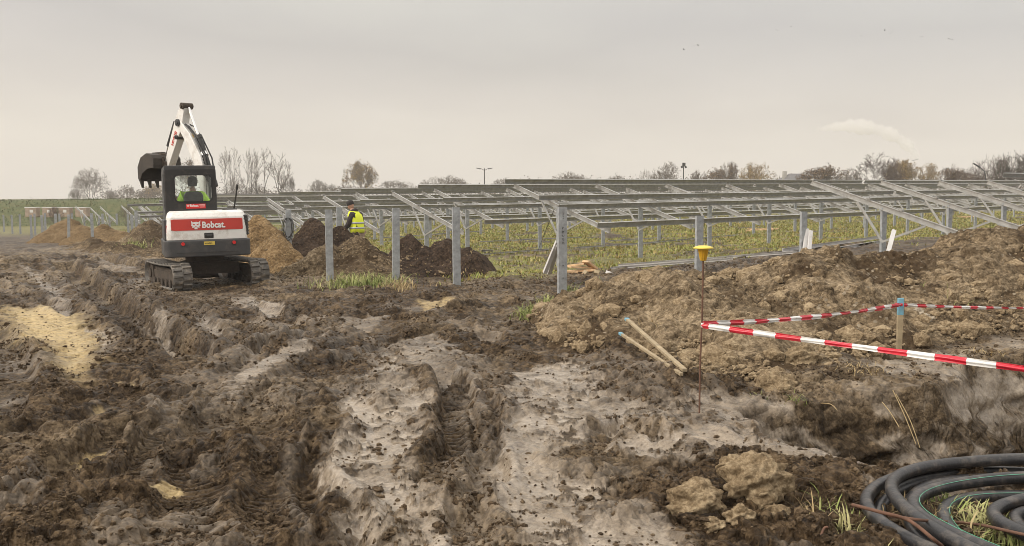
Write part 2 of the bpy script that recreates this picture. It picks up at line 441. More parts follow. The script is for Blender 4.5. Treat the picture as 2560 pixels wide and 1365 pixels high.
M_RED = simple('red_decal', (0.50, 0.035, 0.02), 0.35, var=0.06, scale=3)
M_REDP = simple('red_plastic', (0.65, 0.02, 0.02), 0.3, var=0.06)
M_TEXT = simple('white_decal', (0.82, 0.8, 0.77), 0.4, var=0.02)
M_YEL = simple('yellow_plastic', (0.72, 0.42, 0.03), 0.45, var=0.1, scale=20)
M_YEL2 = simple('pale_yellow_plastic', (0.78, 0.60, 0.10), 0.45, var=0.08, scale=20)
M_PLATE = simple('yellow_plate', (0.70, 0.52, 0.10), 0.5)
M_RUBBER = simple('muddy_rubber', (0.11, 0.10, 0.088), 0.7, var=0.35, scale=9, dirt=(0.33, 0.28, 0.225), dirt_amt=0.9, bmp=0.006)
M_MUDSTEEL = simple('mud_caked_steel', (0.06, 0.045, 0.033), 0.85, var=0.35, scale=6, dirt=(0.13, 0.10, 0.075), dirt_amt=0.6, bmp=0.015)
M_BUCKET = simple('dirty_bucket_steel', (0.045, 0.037, 0.030), 0.75, var=0.35, scale=4, dirt=(0.10, 0.08, 0.06), dirt_amt=0.5, bmp=0.006)
M_CHROME = simple('chrome', (0.7, 0.7, 0.7), 0.2, metal=0.9, var=0.05)
M_WOOD = simple('pale_wood', (0.34, 0.27, 0.17), 0.8, var=0.3, scale=8, dirt=(0.12, 0.085, 0.05), dirt_amt=0.5, bmp=0.004)
M_WOOD2 = simple('fresh_split_wood', (0.62, 0.43, 0.25), 0.8, var=0.28, scale=6, dirt=(0.22, 0.14, 0.08), dirt_amt=0.5, bmp=0.004)
M_BLUE = simple('blue_paint', (0.16, 0.36, 0.47), 0.65, var=0.15, scale=25, dirt=(0.3, 0.3, 0.25), dirt_amt=0.5)
M_PIPE = simple('black_conduit', (0.020, 0.020, 0.022), 0.34, var=0.25, scale=9, dirt=(0.22, 0.185, 0.15), dirt_amt=0.6, bmp=0.003)
M_GREENLN = simple('green_stripe', (0.12, 0.42, 0.28), 0.5)
M_RUST = simple('rusty_steel', (0.13, 0.065, 0.04), 0.8, var=0.3, scale=20, bmp=0.002)
M_TR = simple('red_tape_plastic', (0.64, 0.02, 0.045), 0.3, var=0.15, scale=9, dirt=(0.25, 0.10, 0.07), dirt_amt=0.5)
M_TW = simple('white_tape_plastic', (0.80, 0.79, 0.77), 0.3, var=0.08, scale=9, dirt=(0.42, 0.36, 0.28), dirt_amt=0.5)
M_HIVIS = simple('lime_hivis_fabric', (0.50, 0.80, 0.06), 0.75, var=0.08, scale=8)
M_HIVIS2 = simple('yellow_hivis_fabric', (0.80, 0.87, 0.05), 0.75, var=0.06, scale=8)
M_REFL = simple('reflective_band', (0.48, 0.5, 0.5), 0.5, var=0.05)
M_CLOTH = simple('dark_cloth', (0.035, 0.027, 0.026), 0.9, var=0.25, scale=12)
M_TROU = simple('beige_trouser_cloth', (0.23, 0.165, 0.115), 0.9, var=0.2, scale=12)
M_SKIN = simple('skin', (0.48, 0.27, 0.19), 0.55, var=0.06)
M_HAIR = simple('dark_knit', (0.03, 0.025, 0.024), 0.9)
M_CARD = simple('weathered_crate_wrap', (0.36, 0.28, 0.22), 0.85, var=0.25, scale=2)
M_WRAP = simple('white_wrap', (0.68, 0.67, 0.66), 0.5, var=0.05)
M_BARK = simple('bark', (0.085, 0.07, 0.055), 0.9, var=0.3, scale=2)
M_TWIG = simple('twigs', (0.115, 0.085, 0.062), 0.9, var=0.3, scale=0.6)
M_TWIGD = simple('dark_twigs', (0.085, 0.058, 0.045), 0.9, var=0.3, scale=0.6)
M_LEAFY = simple('yellow_leaves', (0.33, 0.22, 0.07), 0.8, var=0.45, scale=0.8)
M_LEAFB = simple('brown_leaves', (0.19, 0.115, 0.045), 0.8, var=0.45, scale=0.8)
M_LEAFG = simple('evergreen_leaves', (0.045, 0.05, 0.03), 0.85, var=0.45, scale=0.8)
M_ROOF = simple('slate_roof', (0.13, 0.125, 0.13), 0.8)
M_WALLG = simple('grey_render', (0.40, 0.385, 0.36), 0.9, var=0.12, scale=0.3)
M_WIRE = simple('black_cable_rubber', (0.015, 0.015, 0.015), 0.45)
def grass_mat(name, cols):
    m, nt, b = mat_new(name)
    n = tex_noise(nt, 2.2, 6, rough=0.7)
    nt.links.new(ramp(nt, n, cols), b.inputs['Base Color']); b.inputs['Roughness'].default_value = 0.7
    b.inputs['Specular IOR Level'].default_value = 0.25
    return m
M_GRASS = grass_mat('meadow_grass', [(0.38, (0.42, 0.30, 0.13)), (0.46, (0.28, 0.23, 0.07)), (0.53, (0.22, 0.27, 0.06)), (0.62, (0.48, 0.41, 0.19))])
M_TUFT = grass_mat('tuft_grass', [(0.32, (0.10, 0.14, 0.03)), (0.48, (0.25, 0.29, 0.09)), (0.62, (0.46, 0.42, 0.21))])
M_STRAW = grass_mat('straw', [(0.3, (0.30, 0.21, 0.10)), (0.7, (0.48, 0.38, 0.21))])
def glass_mat(name, tint=(0.93, 0.97, 0.95), alpha=0.25):
    m, nt, b = mat_new(name)
    tr = nt.nodes.new('ShaderNodeBsdfTransparent'); tr.inputs[0].default_value = (*tint, 1)
    gl = nt.nodes.new('ShaderNodeBsdfGlossy'); gl.inputs['Roughness'].default_value = 0.03; gl.inputs[0].default_value = (0.9, 0.9, 0.9, 1)
    fr = nt.nodes.new('ShaderNodeFresnel'); fr.inputs[0].default_value = 1.5
    mx = nt.nodes.new('ShaderNodeMixShader'); nt.links.new(fr.outputs[0], mx.inputs[0]); nt.links.new(tr.outputs[0], mx.inputs[1]); nt.links.new(gl.outputs[0], mx.inputs[2])
    o = [n for n in nt.nodes if n.type == 'OUTPUT_MATERIAL'][0]; nt.links.new(mx.outputs[0], o.inputs[0])
    return m
M_GLASS = glass_mat('cab_glass')

# ------------------------------------------------------------------ detailed mud terrain
WET = [ # smooth slick clay slabs (photo outline -> ground), softness, strength
 ([(850,1040),(905,970),(935,910),(985,895),(1010,960),(1085,1040),(1085,1090),(1020,1150),(1030,1200),(1130,1290),(1140,1365),(1150,1500),(900,1500),(890,1365),(865,1290),(800,1195),(800,1150),(845,1100)], .10, 1.0),
 ([(1290,940),(1390,915),(1490,925),(1520,990),(1620,1040),(1560,1085),(1460,1100),(1420,1180),(1440,1210),(1540,1260),(1640,1300),(1710,1365),(1720,1450),(1300,1450),(1270,1365),(1200,1210),(1240,1150),(1290,1060),(1262,985)], .13, .95),
 ([(1620,1035),(1760,1000),(1910,1005),(1990,1030),(2060,1085),(2230,1165),(2120,1185),(1900,1160),(1750,1185),(1640,1200),(1540,1150),(1480,1120),(1560,1085)], .10, .8),
 ([(950,880),(1000,840),(1100,850),(1170,900),(1200,960),(1190,1060),(1140,1000),(1110,950),(1040,930),(985,900)], .10, .6),
 ([(1380,900),(1500,890),(1700,980),(1600,1040),(1500,960)], .12, .3), ([(1090,930),(1200,900),(1300,950),(1260,1060),(1260,1200),(1310,1365),(1330,1500),(1120,1500),(1140,1300),(1090,1200),(1130,1080)], .16, .32), ([(420,960),(640,930),(820,990),(780,1060),(560,1060)], .3, .25),
 ([(375,795),(410,790),(445,855),(425,865)], .05, .7), ([(485,790),(520,795),(560,850),(520,855)], .06, .7),
 ([(560,750),(640,748),(715,775),(700,795),(650,790),(600,775)], .07, .8), ([(50,668),(75,672),(165,745),(190,790),(150,790),(120,740)], .09, .6),
 ([(215,830),(240,832),(300,885),(270,890)], .06, .85), ([(600,965),(700,915),(800,850),(830,852),(780,905),(680,955),(620,1000),(560,1050),(530,1060),(560,1000)], .07, .75),
 ([(595,915),(690,865),(770,835),(800,842),(700,885),(620,925)], .06, .5), ([(830,830),(920,795),(1000,800),(930,830),(850,855)], .08, .45),
 ([(290,700),(420,705),(520,735),(700,740),(480,760),(300,745)], .25, .25), ([(340,1190),(400,1130),(430,1150),(390,1200)], .08, .35),
 ([(2240,905),(2330,900),(2440,880),(2400,960),(2260,975),(2130,940)], .08, .7), ([(2440,870),(2560,840),(2700,830),(2700,860),(2500,890)], .10, .45),
 ([(190,640),(330,655),(350,690),(260,680)], .2, .4),
]
SAND = [([(10,760),(70,775),(130,770),(185,795),(225,820),(255,880),(245,930),(200,965),(150,955),(120,905),(100,870),(30,845),(5,800)], .30, 1.0),
 ([(180,1150),(250,1115),(305,1105),(250,1140),(200,1165)], .03, 1.0), ([(110,1200),(190,1180),(200,1195),(120,1210)], .03, .9), ([(360,1225),(400,1205),(450,1205),(440,1230),(380,1232)], .04, 1.0),
 ([(75,1240),(135,1238),(150,1255),(90,1262)], .03, .8), ([(230,1018),(275,1018),(260,1035),(230,1035)], .03, .7), ([(1045,770),(1110,762),(1200,768),(1120,782),(1060,785)], .1, .7),
 ([(300,960),(345,965),(330,985),(290,975)], .03, .5), ([(1440,755),(1500,745),(1480,765)], .05, .3)]
# ruts: photo polyline, half width m, depth, berm height, cleat pitch (0 none), cleat amplitude, light berm (0..1)
RUTS = [
 ([(150,655),(240,730),(310,790),(380,840),(440,880),(520,905)], .34, .26, .12, .13, .016, .15),
 ([(620,912),(690,880),(790,843)], .10, .15, .08, 0, 0, .2),
 ([(480,965),(560,925),(660,885),(760,845),(860,825)], .12, -.06, .0, 0, 0, .2),
 ([(540,1075),(600,990),(700,935),(800,880),(900,845)], .17, -.09, .0, .10, .008, .2),
 ([(-40,820),(10,880),(20,960),(-30,1060)], .26, .10, .06, .055, .022, .0),
 ([(660,1060),(700,1120),(715,1200),(700,1300),(680,1420)], .24, .05, .03, .075, .022, .0),
 ([(1090,930),(1140,1010),(1150,1100),(1110,1170)], .15, .11, .06, .07, .014, .2),
 ([(1215,1000),(1215,1080),(1225,1160),(1215,1240),(1160,1280),(1190,1400)], .12, .07, .05, 0, 0, .35),
 ([(840,1060),(800,1130),(770,1190),(850,1290),(870,1420)], .13, .06, .06, 0, 0, .4),
 ([(330,1240),(370,1140),(430,1060),(450,1010)], .12, .05, .07, .06, .012, .1),
 ([(60,1300),(160,1190),(260,1120),(360,1060)], .16, .07, .05, .07, .012, .0),
 ([(-40,1130),(80,1085),(220,1050),(330,1000)], .2, .05, .05, .08, .012, .0),
 ([(1440,1110),(1560,1080),(1700,1130),(1860,1160),(2000,1170)], .13, .08, .06, .07, .012, .1),
 ([(300,770),(360,830),(440,870)], .12, .10, .08, 0, 0, .3),
 ([(620,760),(700,800),(740,840)], .18, .05, .06, .12, .02, .3),
 ([(450,770),(520,830),(560,870)], .18, .05, .06, .12, .02, .2),
 ([(700,740),(900,755),(1100,750),(1330,720),(1500,700)], .25, .06, .06, .15, .02, .0),
 ([(640,770),(860,790),(1060,800),(1280,770)], .25, .06, .07, .15, .02, .0),
 ([(1500,710),(1700,690),(1900,650),(2020,640)], .25, .07, .07, 0, 0, .3),
 ([(180,640),(330,668),(520,690)], .5, .42, .05, 0, 0, .0),
 ([(-60,700),(60,740),(200,800)], .2, .08, .1, 0, 0, .2),
 ([(520,1100),(480,1200),(470,1300),(440,1420)], .22, .04, .05, .075, .014, .0),
 ([(560,760),(400,800),(150,830)], .22, .04, .04, .12, .012, .0),
 ([(1250,860),(1150,830),(1000,850),(850,930)], .2, .05, .05, .09, .012, .0),
 ([(880,1420),(950,1300),(1000,1250)], .1, .03, .03, 0, 0, .1),
]
LUMPS = [(1600,960,.75,.22),(1680,985,.5,.18),(1560,900,.5,.16),(1130,820,.8,.12),(1180,790,.5,.12),(1430,1090,.25,.08),(1700,1085,.3,.10),(1800,1100,.22,.07),(1060,890,.4,.10),(1000,870,.3,.09),
         (1090,1010,.2,.05),(870,1090,.12,.08),(200,1330,.5,.14),(60,1280,.4,.12),(440,1330,.35,.09),(480,1020,.25,.10),(230,940,.25,.08),(1480,1200,.2,.06),(1650,1270,.25,.09),(1580,1190,.22,.08),
         (330,985,.35,.09),(120,980,.4,.10),(700,880,.3,.08),(930,820,.35,.10),(430,740,.5,.10),(120,700,.8,.14),(60,660,.9,.14),(320,735,.5,.12),(250,700,.6,.12),(1250,1250,.25,.10),(1200,1350,.3,.09),(1580,1330,.3,.08)]
_WET = [(gxy(p), s, a) for p, s, a in WET]; _SAND = [(gxy(p), s, a) for p, s, a in SAND]
_RUTS = [(gxy(p),) + tuple(r) for p, *r in RUTS]; _LUMPS = [(gp(a, b), r_, h_) for a, b, r_, h_ in LUMPS]
PIT = [(1.85, 7.70), (1.95, 6.9), (2.28, 6.18), (2.9, 5.85), (4.2, 5.85), (6.5, 6.8), (9.5, 9.2), (8.6, 11.0), (5.9, 10.3), (4.75, 9.55), (4.15, 8.75), (3.75, 8.25), (2.95, 8.1)]
def crumbs(x, y, st, seed, layers, brk=.0):
    out = 0
    for i, (f, amp) in enumerate(layers):
        k = kf(f, st)
        if not np.any(k > 0): continue
        qx = x * f + .35 * pn(x * f * .7, y * f * .7, seed + i) ; qy = y * f + .35 * pn(x * f * .7, y * f * .7, seed + 20 + i)
        d1, d2, idv = worley(qx, qy, seed + i)
        dome = np.clip(1 - (d1 / (.55 + .35 * idv)) ** 2, 0, 1) ** .7 * (.35 + .9 * idv)
        gate = sst(-.30, .22, pn(x * f * .22, y * f * .22, seed + 40 + i) + brk)
        out = out + amp * k * dome * gate
    return out
def kf(f, st): return np.clip((1.0 / f) / (3.6 * st) - 0.7, 0, 1)
def terrain(x, y, st):
    x = np.asarray(x, float); y = np.asarray(y, float); st = np.maximum(np.asarray(st, float), 0.004) * np.ones(x.shape)
    r = np.hypot(x, y)
    near = 1 - sst(50, 105, r)
    wx = x + 0.10 * fbm(x, y, 1.7, 3, 11) ; wy = y + 0.10 * fbm(x, y, 1.7, 3, 23)
    z = base(x, y) + 0.045 * fbm(x, y, 0.33, 3, 3) * near
    wet = np.zeros(x.shape); sand = np.zeros(x.shape)
    wxe = wx + 0.07 * fbm(x, y, 6, 3, 31); wye = wy + 0.07 * fbm(x, y, 6, 3, 37)
    for p, s, a in _WET:
        a_ = np.array(p); lo = a_.min(0) - 1; hi = a_.max(0) + 1
        m = (x > lo[0]) & (x < hi[0]) & (y > lo[1]) & (y < hi[1])
        if not m.any(): continue
        wet[m] = np.maximum(wet[m], a * sst(-s * .35, s * .6, poly_sd(wxe[m], wye[m], p)))
    for p, s, a in _SAND:
        a_ = np.array(p); lo = a_.min(0) - 1; hi = a_.max(0) + 1
        m = (x > lo[0]) & (x < hi[0]) & (y > lo[1]) & (y < hi[1])
        if not m.any(): continue
        sand[m] = np.maximum(sand[m], a * sst(-s * .7, s, poly_sd(wxe[m], wye[m], p)))
    # crumbs lying on the slick slabs
    spk = sst(0.16, 0.30, fbm(x, y, 10.0, 3, 91) * .8 + .35 * fbm(x, y, 2.2, 2, 92)) * sst(-0.35, 0.05, fbm(x, y, 1.1, 3, 95))
    wet = np.maximum(wet, .34 * sst(.24, .42, fbm(wx, wy, .95, 4, 97)) * (1 - sst(13, 20, r)) * (1 - np.clip(sand, 0, 1)))
    wet = wet * np.clip(.85 + .55 * fbm(x, y, 2.0, 3, 99), .4, 1.1)
    flat = wet * (1 - .30 * spk); wet = wet * (1 - 0.80 * spk)
    rough = (1 - 0.90 * flat) * (1 - 0.55 * sand)
    for pts, hw, dep, brm, cp_, ca_, lb in _RUTS:
        if not cp_: continue
        a_ = np.array(pts); lo = a_.min(0) - .8; hi = a_.max(0) + .8
        m = (x > lo[0]) & (x < hi[0]) & (y > lo[1]) & (y < hi[1])
        if m.any():
            d, side, arc, par = line_sd(wx[m] * .6 + x[m] * .4, wy[m] * .6 + y[m] * .4, pts)
            rough[m] *= 1 - .78 * (1 - sst(hw * .8, hw * 1.2, d)) * sst(-.25, .1, pn(x[m] * 1.1, y[m] * 1.1, 88))
    # torn, billowed mud
    bil = 0
    for f, a, sd_ in ((1.1, .055, 41), (2.3, .045, 42), (4.9, .022, 43), (10.3, .010, 44)):
        n = np.abs(pn(wx * f, wy * f, sd_)); bil = bil + a * kf(f, st) * (1 - np.minimum(n * 1.9, 1.0)) * (1 if f < 4 else 0.8) - a * 0.35
    cr = crumbs(wx, wy, st, 3, ((2.6, .060), (5.5, .052), (11.5, .044), (22, .030), (40, .017)), .04)
    lf = sst(-.16, -.30, x / np.maximum(y, 5)) * sst(20, 30, y) if False else (1 - sst(-.30, -.18, x / np.maximum(y, 5))) * sst(20, 30, y)
    zdet = near * rough * (bil * .9 + cr * 1.15) * (1 + 1.3 * lf)
    z = z + zdet
    z = z + near * flat * (0.030 + 0.018 * fbm(x, y, 1.5, 3, 71) + 0.010 * kf(6, st) * np.abs(fbm(wx, wy, 6, 3, 72)) + .008 * kf(24, st) * sst(.1, .5, pn(x * 24, y * 24, 73)))
    z = z + near * (1 - rough) * 0.0
    # edges of slabs squeezed up
    z = z + near * 0.03 * np.exp(-((wet - 0.45) / 0.22) ** 2) * (0.5 + 0.9 * np.clip(pn(x * 5, y * 5, 77), -0.5, 1)) * (wet > .02)
    lightberm = np.zeros(x.shape); cleatsm = np.zeros(x.shape)
    for pts, hw, dep, brm, cp_, ca_, lb in _RUTS:
        a_ = np.array(pts); lo = a_.min(0) - 1.6; hi = a_.max(0) + 1.6
        m = (x > lo[0]) & (x < hi[0]) & (y > lo[1]) & (y < hi[1])
        if not m.any(): continue
        X = wx[m] * .6 + x[m] * .4; Y = wy[m] * .6 + y[m] * .4
        d, side, arc, par = line_sd(X, Y, pts)
        L = arc.max()
        ends = sst(0, .35, arc) * sst(0, .35, L - arc + 1e-3)
        hwv = hw * (1 + .22 * pn(arc * 1.7, side * 0 + hw * 9, 81))
        trough = 1 - sst(hwv * .65, hwv * 1.15, d)
        z[m] -= dep * trough * ends
        lumpy = 0.45 + 0.55 * np.abs(pn(X * 3.3, Y * 3.3, 83)) + .25 * pn(X * 1.2, Y * 1.2, 85)
        b = np.exp(-((d - hwv * 1.35) / (hw * .38)) ** 2) * ends * lumpy
        z[m] += brm * b
        if lb:
            wet[m] = np.maximum(wet[m], lb * np.clip(b * 1.2, 0, 1) if dep > 0 else lb * trough)
        if cp_:
            q = np.abs(((arc + 0.35 * np.abs(side)) / cp_) % 1.0 - .5) * 2
            cm = trough * ends * kf(1 / cp_, st[m]) * sst(-.25, .1, pn(X * 1.1, Y * 1.1, 88))
            z[m] += ca_ * 2.1 * (sst(.25, .6, q) - .5) * cm
    for p, rr, hh in _LUMPS:
        m = np.hypot(x - p.x, y - p.y) < rr * 2.2
        if not m.any(): continue
        d = np.hypot(wx[m] - p.x, wy[m] - p.y) / rr
        z[m] += hh * .62 * np.exp(-(d * 1.3) ** 2) * (1 + .5 * pn(wx[m] * 4.5, wy[m] * 4.5, 93) + .2 * pn(wx[m] * 11, wy[m] * 11, 94)) * .85
    # excavated pit
    m = (x > .8) & (x < 11) & (y > 5) & (y < 12.5)
    dry = np.zeros(x.shape)
    if m.any():
        X = x[m] + .12 * fbm(x[m], y[m], 1.3, 2, 101); Y = y[m] + .12 * fbm(x[m], y[m], 1.3, 2, 103)
        sdp = poly_sd(X, Y, PIT)
        dep = sst(-.05, .55, sdp)
        z[m] = z[m] - dep * (1.3 + .10 * fbm(x[m], y[m], 1.5, 3, 105) * 2) + .0
        wall = sst(-.02, .06, sdp)
        q_ = x[m] * .6 + y[m] * .3
        wet[m] = wet[m] * (1 - wall) + wall * .8 * sst(.02, .16, fbm(q_ + .5 * z[m], z[m] * 1.1, 1.4, 4, 107) + .22 * sst(3.4, 4.3, x[m]) - .16)
        dry[m] = wall * .35 * sst(.0, .3, fbm(q_, z[m], 2.2, 3, 109))
        z[m] -= .85 * wall * zdet[m]
        z[m] += .0 * wall - .03 * wall * np.abs(fbm(q_, z[m], 6, 3, 112))
        dry[m] = np.maximum(dry[m], .55 * np.exp(-((sdp + .5) / .6) ** 2) * (y[m] > 7.6) * (x[m] > 2.2))
        # roll-over lip at near edge
    # green strips beneath and beyond the tables
    t = (x - 0.86) * Dx + (y - 16.2) * Dy; nn = (x - 0.86) * Nx + (y - 16.2) * Ny
    gz = sst(3.2, 5.2, nn + 1.6 * fbm(x, y, .22, 3, 121)) * sst(-9, -3, t + 2.5 * fbm(x, y, .2, 2, 127))
    gz = gz * np.where(nn < 16, sst(.5, 3.5, t + 1.2 * fbm(x, y, .3, 2, 129)), sst(-6, -1, t))
    green = gz * sst(-.30, .15, fbm(x, y, .28, 3, 123) + .32) * (1 - .75 * sst(.05, .25, fbm(x * .6, y, .42, 4, 125)))
    green = green * np.maximum(sst(-.27, -.20, x / np.maximum(y, 5)), sst(85, 100, y))
    green = np.maximum(green, sst(95, 112, r) * .9)
    green = np.clip(green, 0, 1) * (1 - sst(.1, .5, wet))
    dry = np.maximum(dry, .30 * sst(.05, .4, fbm(x, y, .45, 3, 131)) * (1 - wet))
    dry = np.maximum(dry, (.65 * sst(-12, -8, -np.abs(x + 12) * .6 - np.abs(y - 30) * .25) * (y > 19)) * sst(-.3, .2, fbm(x, y, .5, 3, 133)))
    z = z + green * near * 0
    return z, np.stack([np.clip(wet, 0, 1), np.clip(sand, 0, 1), green, np.clip(dry, 0, 1)], -1)
def gz(x, y, st=.03): return float(terrain(np.array([x]), np.array([y]), np.array([st]))[0][0])
def add_mask(me, mk):
    a = me.color_attributes.new('mask', 'FLOAT_COLOR', 'POINT'); a.data.foreach_set('color', mk.astype(np.float32).ravel())

def build_ground():
    th = np.concatenate([np.linspace(-180, -60, 34)[:-1], np.linspace(-60, -33, 60)[:-1], np.linspace(-33, 33, 1240), np.linspace(33, 60, 60)[1:], np.linspace(60, 180, 34)[1:]])
    th = np.radians(th[:-1])
    rr = [0.0, .6, 1.4, 2.2]
    while rr[-1] < 3.9: rr.append(rr[-1] + .08)
    while rr[-1] < 1600:
        q = rr[-1]; k = .0017 if q < 9 else .0026 if q < 34 else (.0026 + .02 * min(1, (q - 34) / 60))
        rr.append(q * (1 + k))
    rr = np.array(rr[1:]); n, k = len(rr), len(th)
    TH, RR = np.meshgrid(th, rr)
    x = (RR * np.sin(TH)).ravel(); y = (RR * np.cos(TH)).ravel()
    st = np.maximum(RR * np.where(RR < 9, .0016, .0022), np.interp(np.abs(TH), [0, R(33), R(60), PI], [.00095, .00095, .0085, .06]) * RR).ravel()
    zz = np.empty(x.shape); mk = np.empty((len(x), 4)); ch = 200000
    for i in range(0, len(x), ch):
        zz[i:i + ch], mk[i:i + ch] = terrain(x[i:i + ch], y[i:i + ch], st[i:i + ch])
    co = np.stack([x, y, zz], -1)
    # overhang the torn mud sideways a little
    pm_ = (zz < -.08) & (x > 1.5) & (x < 10) & (y > 6) & (y < 12)
    wpm = sst(.08, .40, -zz[pm_]); co[pm_, 0] += wpm * .10 * fbm(x[pm_] * .4 + zz[pm_], y[pm_] * .4 - zz[pm_], 4, 4, 211); co[pm_, 1] += wpm * .10 * fbm(x[pm_] * .4 - zz[pm_], y[pm_] * .4 + zz[pm_], 4, 4, 213)
    w_ = (1 - mk[:, 0]) * (np.hypot(x, y) < 25)
    for f_, a_ in ((6, .020), (14, .006)):
        co[:, 0] += a_ * w_ * pn(x * f_ + zz * f_ * 1.3, y * f_ - zz * f_, 201) * kf(f_, st); co[:, 1] += a_ * w_ * pn(x * f_ - zz * f_, y * f_ + zz * f_ * 1.3, 203) * kf(f_, st)
    ii = np.arange(n - 1)[:, None] * k + np.arange(k)[None, :]; jj = np.arange(n - 1)[:, None] * k + (np.arange(k) + 1)[None, :] % k
    f = np.stack([ii, ii + k, jj + k, jj], -1).reshape(-1, 4)
    c0 = len(co); co = np.vstack([co, [[0, 0, float(base1(0, 0))]]]); mk = np.vstack([mk, mk[:1] * 0])
    capf = np.array([[c0, i, (i + 1) % k, (i + 1) % k] for i in range(k)])[:, :3]
    me = mesh_from('ground', co, f[:, ::-1].copy(), [M_MUD]); add_mask(me, mk)
    print('ground verts', len(co))
    o = link('ground', me); tag(o, kind='structure'); return o
build_ground()

# ------------------------------------------------------------------ spoil heaps
def heap(name, label, mat, x0, x1, y0, y1, step, hf, drymask=None, rough=1.0, group=None, base_fn=None):
    xs = np.arange(x0, x1, step); ys = np.arange(y0, y1, step)
    X, Y = np.meshgrid(xs, ys); x = X.ravel(); y = Y.ravel(); st = np.full(x.shape, step)
    g = base(x, y) if base_fn is None else base_fn(x, y)
    wx = x + 0.14 * fbm(x, y, 1.3, 3, 11); wy = y + 0.14 * fbm(x, y, 1.3, 3, 23)
    h = hf(wx, wy)
    am = sst(-.05, .35, h) * rough
    det = .10 * fbm(wx, wy, .9, 2, 141) + .05 * np.abs(fbm(wx, wy, 2.6, 3, 143)) + crumbs(wx, wy, st, 7, ((1.7, .10), (3.7, .08), (7.7, .062), (15, .040), (27, .022)), .0)
    z = g + h + am * det
    mk = np.zeros((len(x), 4))
    if drymask is not None: mk[:, 3] = drymask(x, y)
    ok = (h > -.16).reshape(X.shape)
    ny, nx = X.shape
    idx = np.arange(nx * ny).reshape(ny, nx)
    fm = ok[:-1, :-1] & ok[1:, :-1] & ok[:-1, 1:] & ok[1:, 1:]
    f = np.stack([idx[:-1, :-1][fm], idx[:-1, 1:][fm], idx[1:, 1:][fm], idx[1:, :-1][fm]], -1)
    used = np.unique(f); rm = np.full(nx * ny, -1); rm[used] = np.arange(len(used))
    x = x + .05 * am * pn(x * 5 + z * 6, y * 5 - z * 5, 221); y = y + .05 * am * pn(x * 5 - z * 5, y * 5 + z * 6, 223)
    co = np.stack([x, y, z], -1)[used]
    me = mesh_from(name, co, rm[f], [mat]); add_mask(me, mk[used])
    o = link(name, me); tag(o, label, 'dirt heap', group)
    return o
def cones(lst):
    """lst of (x, y, rx, ry, h, rot)"""
    def hf(x, y):
        out = np.full(x.shape, -1.0)
        for cx, cy, rx, ry, hh, ro in lst:
            c, s = math.cos(ro), math.sin(ro)
            u = ((x - cx) * c + (y - cy) * s) / rx; v = (-(x - cx) * s + (y - cy) * c) / ry
            d = np.sqrt(u * u + v * v + .012)
            out = np.maximum(out, hh * (1.1 - d))
        return out
    return hf
HEAPS = []
def cone_heap(label, mat, Y, peaks, dry=None, rough=1.0, step=None):
    """peaks: (px, py, half width px, depth ratio, dY)"""
    lst = []
    for px, py, hw, ry, dy in peaks:
        p = atY(px, py, Y + dy); rx = hw * (Y + dy) / F
        lst.append((p.x, p.y, rx, rx * ry, p.z - base1(p.x, p.y), 0))
    x0 = min(l[0] - l[2] * 1.6 for l in lst); x1 = max(l[0] + l[2] * 1.6 for l in lst)
    y0 = min(l[1] - l[3] * 1.6 for l in lst); y1 = max(l[1] + l[3] * 1.6 for l in lst)
    hf = cones(lst); HEAPS.append((lst, hf))
    return heap('dirt_heap', label, mat, x0, x1, y0, y1, step or Y * .0017, hf, dry, rough, 'dirt heaps along the trench')
cone_heap('farthest heap of orange brown soil on the left among short steel posts', M_ORANGE, 55, [(170, 548, 85, 1.0, 0), (130, 572, 55, 1, -1), (205, 565, 60, 1, -1)])
cone_heap('low ochre and dark heap second from the left behind the posts', M_ORANGE, 51, [(262, 562, 75, 1, 0), (215, 580, 60, 1, -1), (310, 578, 50, 1, -1)])
cone_heap('brown heap with a dark hollow just left of the excavator', M_HEAP, 43, [(376, 553, 85, 1, 0), (345, 580, 75, 1, -2), (420, 570, 70, 1, 0)], dry=lambda x, y: .5 * sst(0, .3, fbm(x, y, .6, 3, 161)))
cone_heap('low ragged bank of brown spoil along the narrow trench left of the excavator', M_HEAP, 37, [(235, 600, 60, 1, 5), (275, 606, 70, 1, 3), (320, 615, 75, 1, 0), (365, 622, 75, 1, -3), (400, 636, 60, 1, -5), (205, 606, 50, 1, 8)], rough=1.3, step=.07)
cone_heap('tall tan heap of crumbly soil right behind the excavator', M_TAN, 25.5, [(648, 541, 118, 1.0, 0), (690, 585, 90, 1, -1), (610, 580, 90, 1, 0)], rough=.8)
cone_heap('dark brown heap in front of the worker in the yellow vest', M_DARK, 26.6, [(790, 549, 110, 1.0, 0), (850, 566, 100, 1, .3), (900, 600, 90, 1, 0), (760, 600, 110, 1, -.8)], rough=.8)
cone_heap('pointed stony brown heap behind the clump of long grass', M_HEAP, 22.6, [(893, 590, 120, .95, 0), (820, 615, 110, 1, -.2), (770, 650, 95, 1, -.3), (955, 640, 80, 1, -.3), (900, 655, 130, .9, -.8)], dry=lambda x, y: .8 * sst(-.1, .25, fbm(x, y, .8, 3, 163)) * sst(-4.1, -4.6, x - (y - 22) * .25))
cone_heap('dark wet heap with a small peak in front of the green meadow', M_DARK, 23.0, [(1022, 590, 75, 1.0, .3), (1110, 597, 100, 1, 0), (1160, 630, 85, 1, -.3), (1060, 620, 110, 1, -.3), (1000, 650, 70, 1, -.4)], rough=1.0)

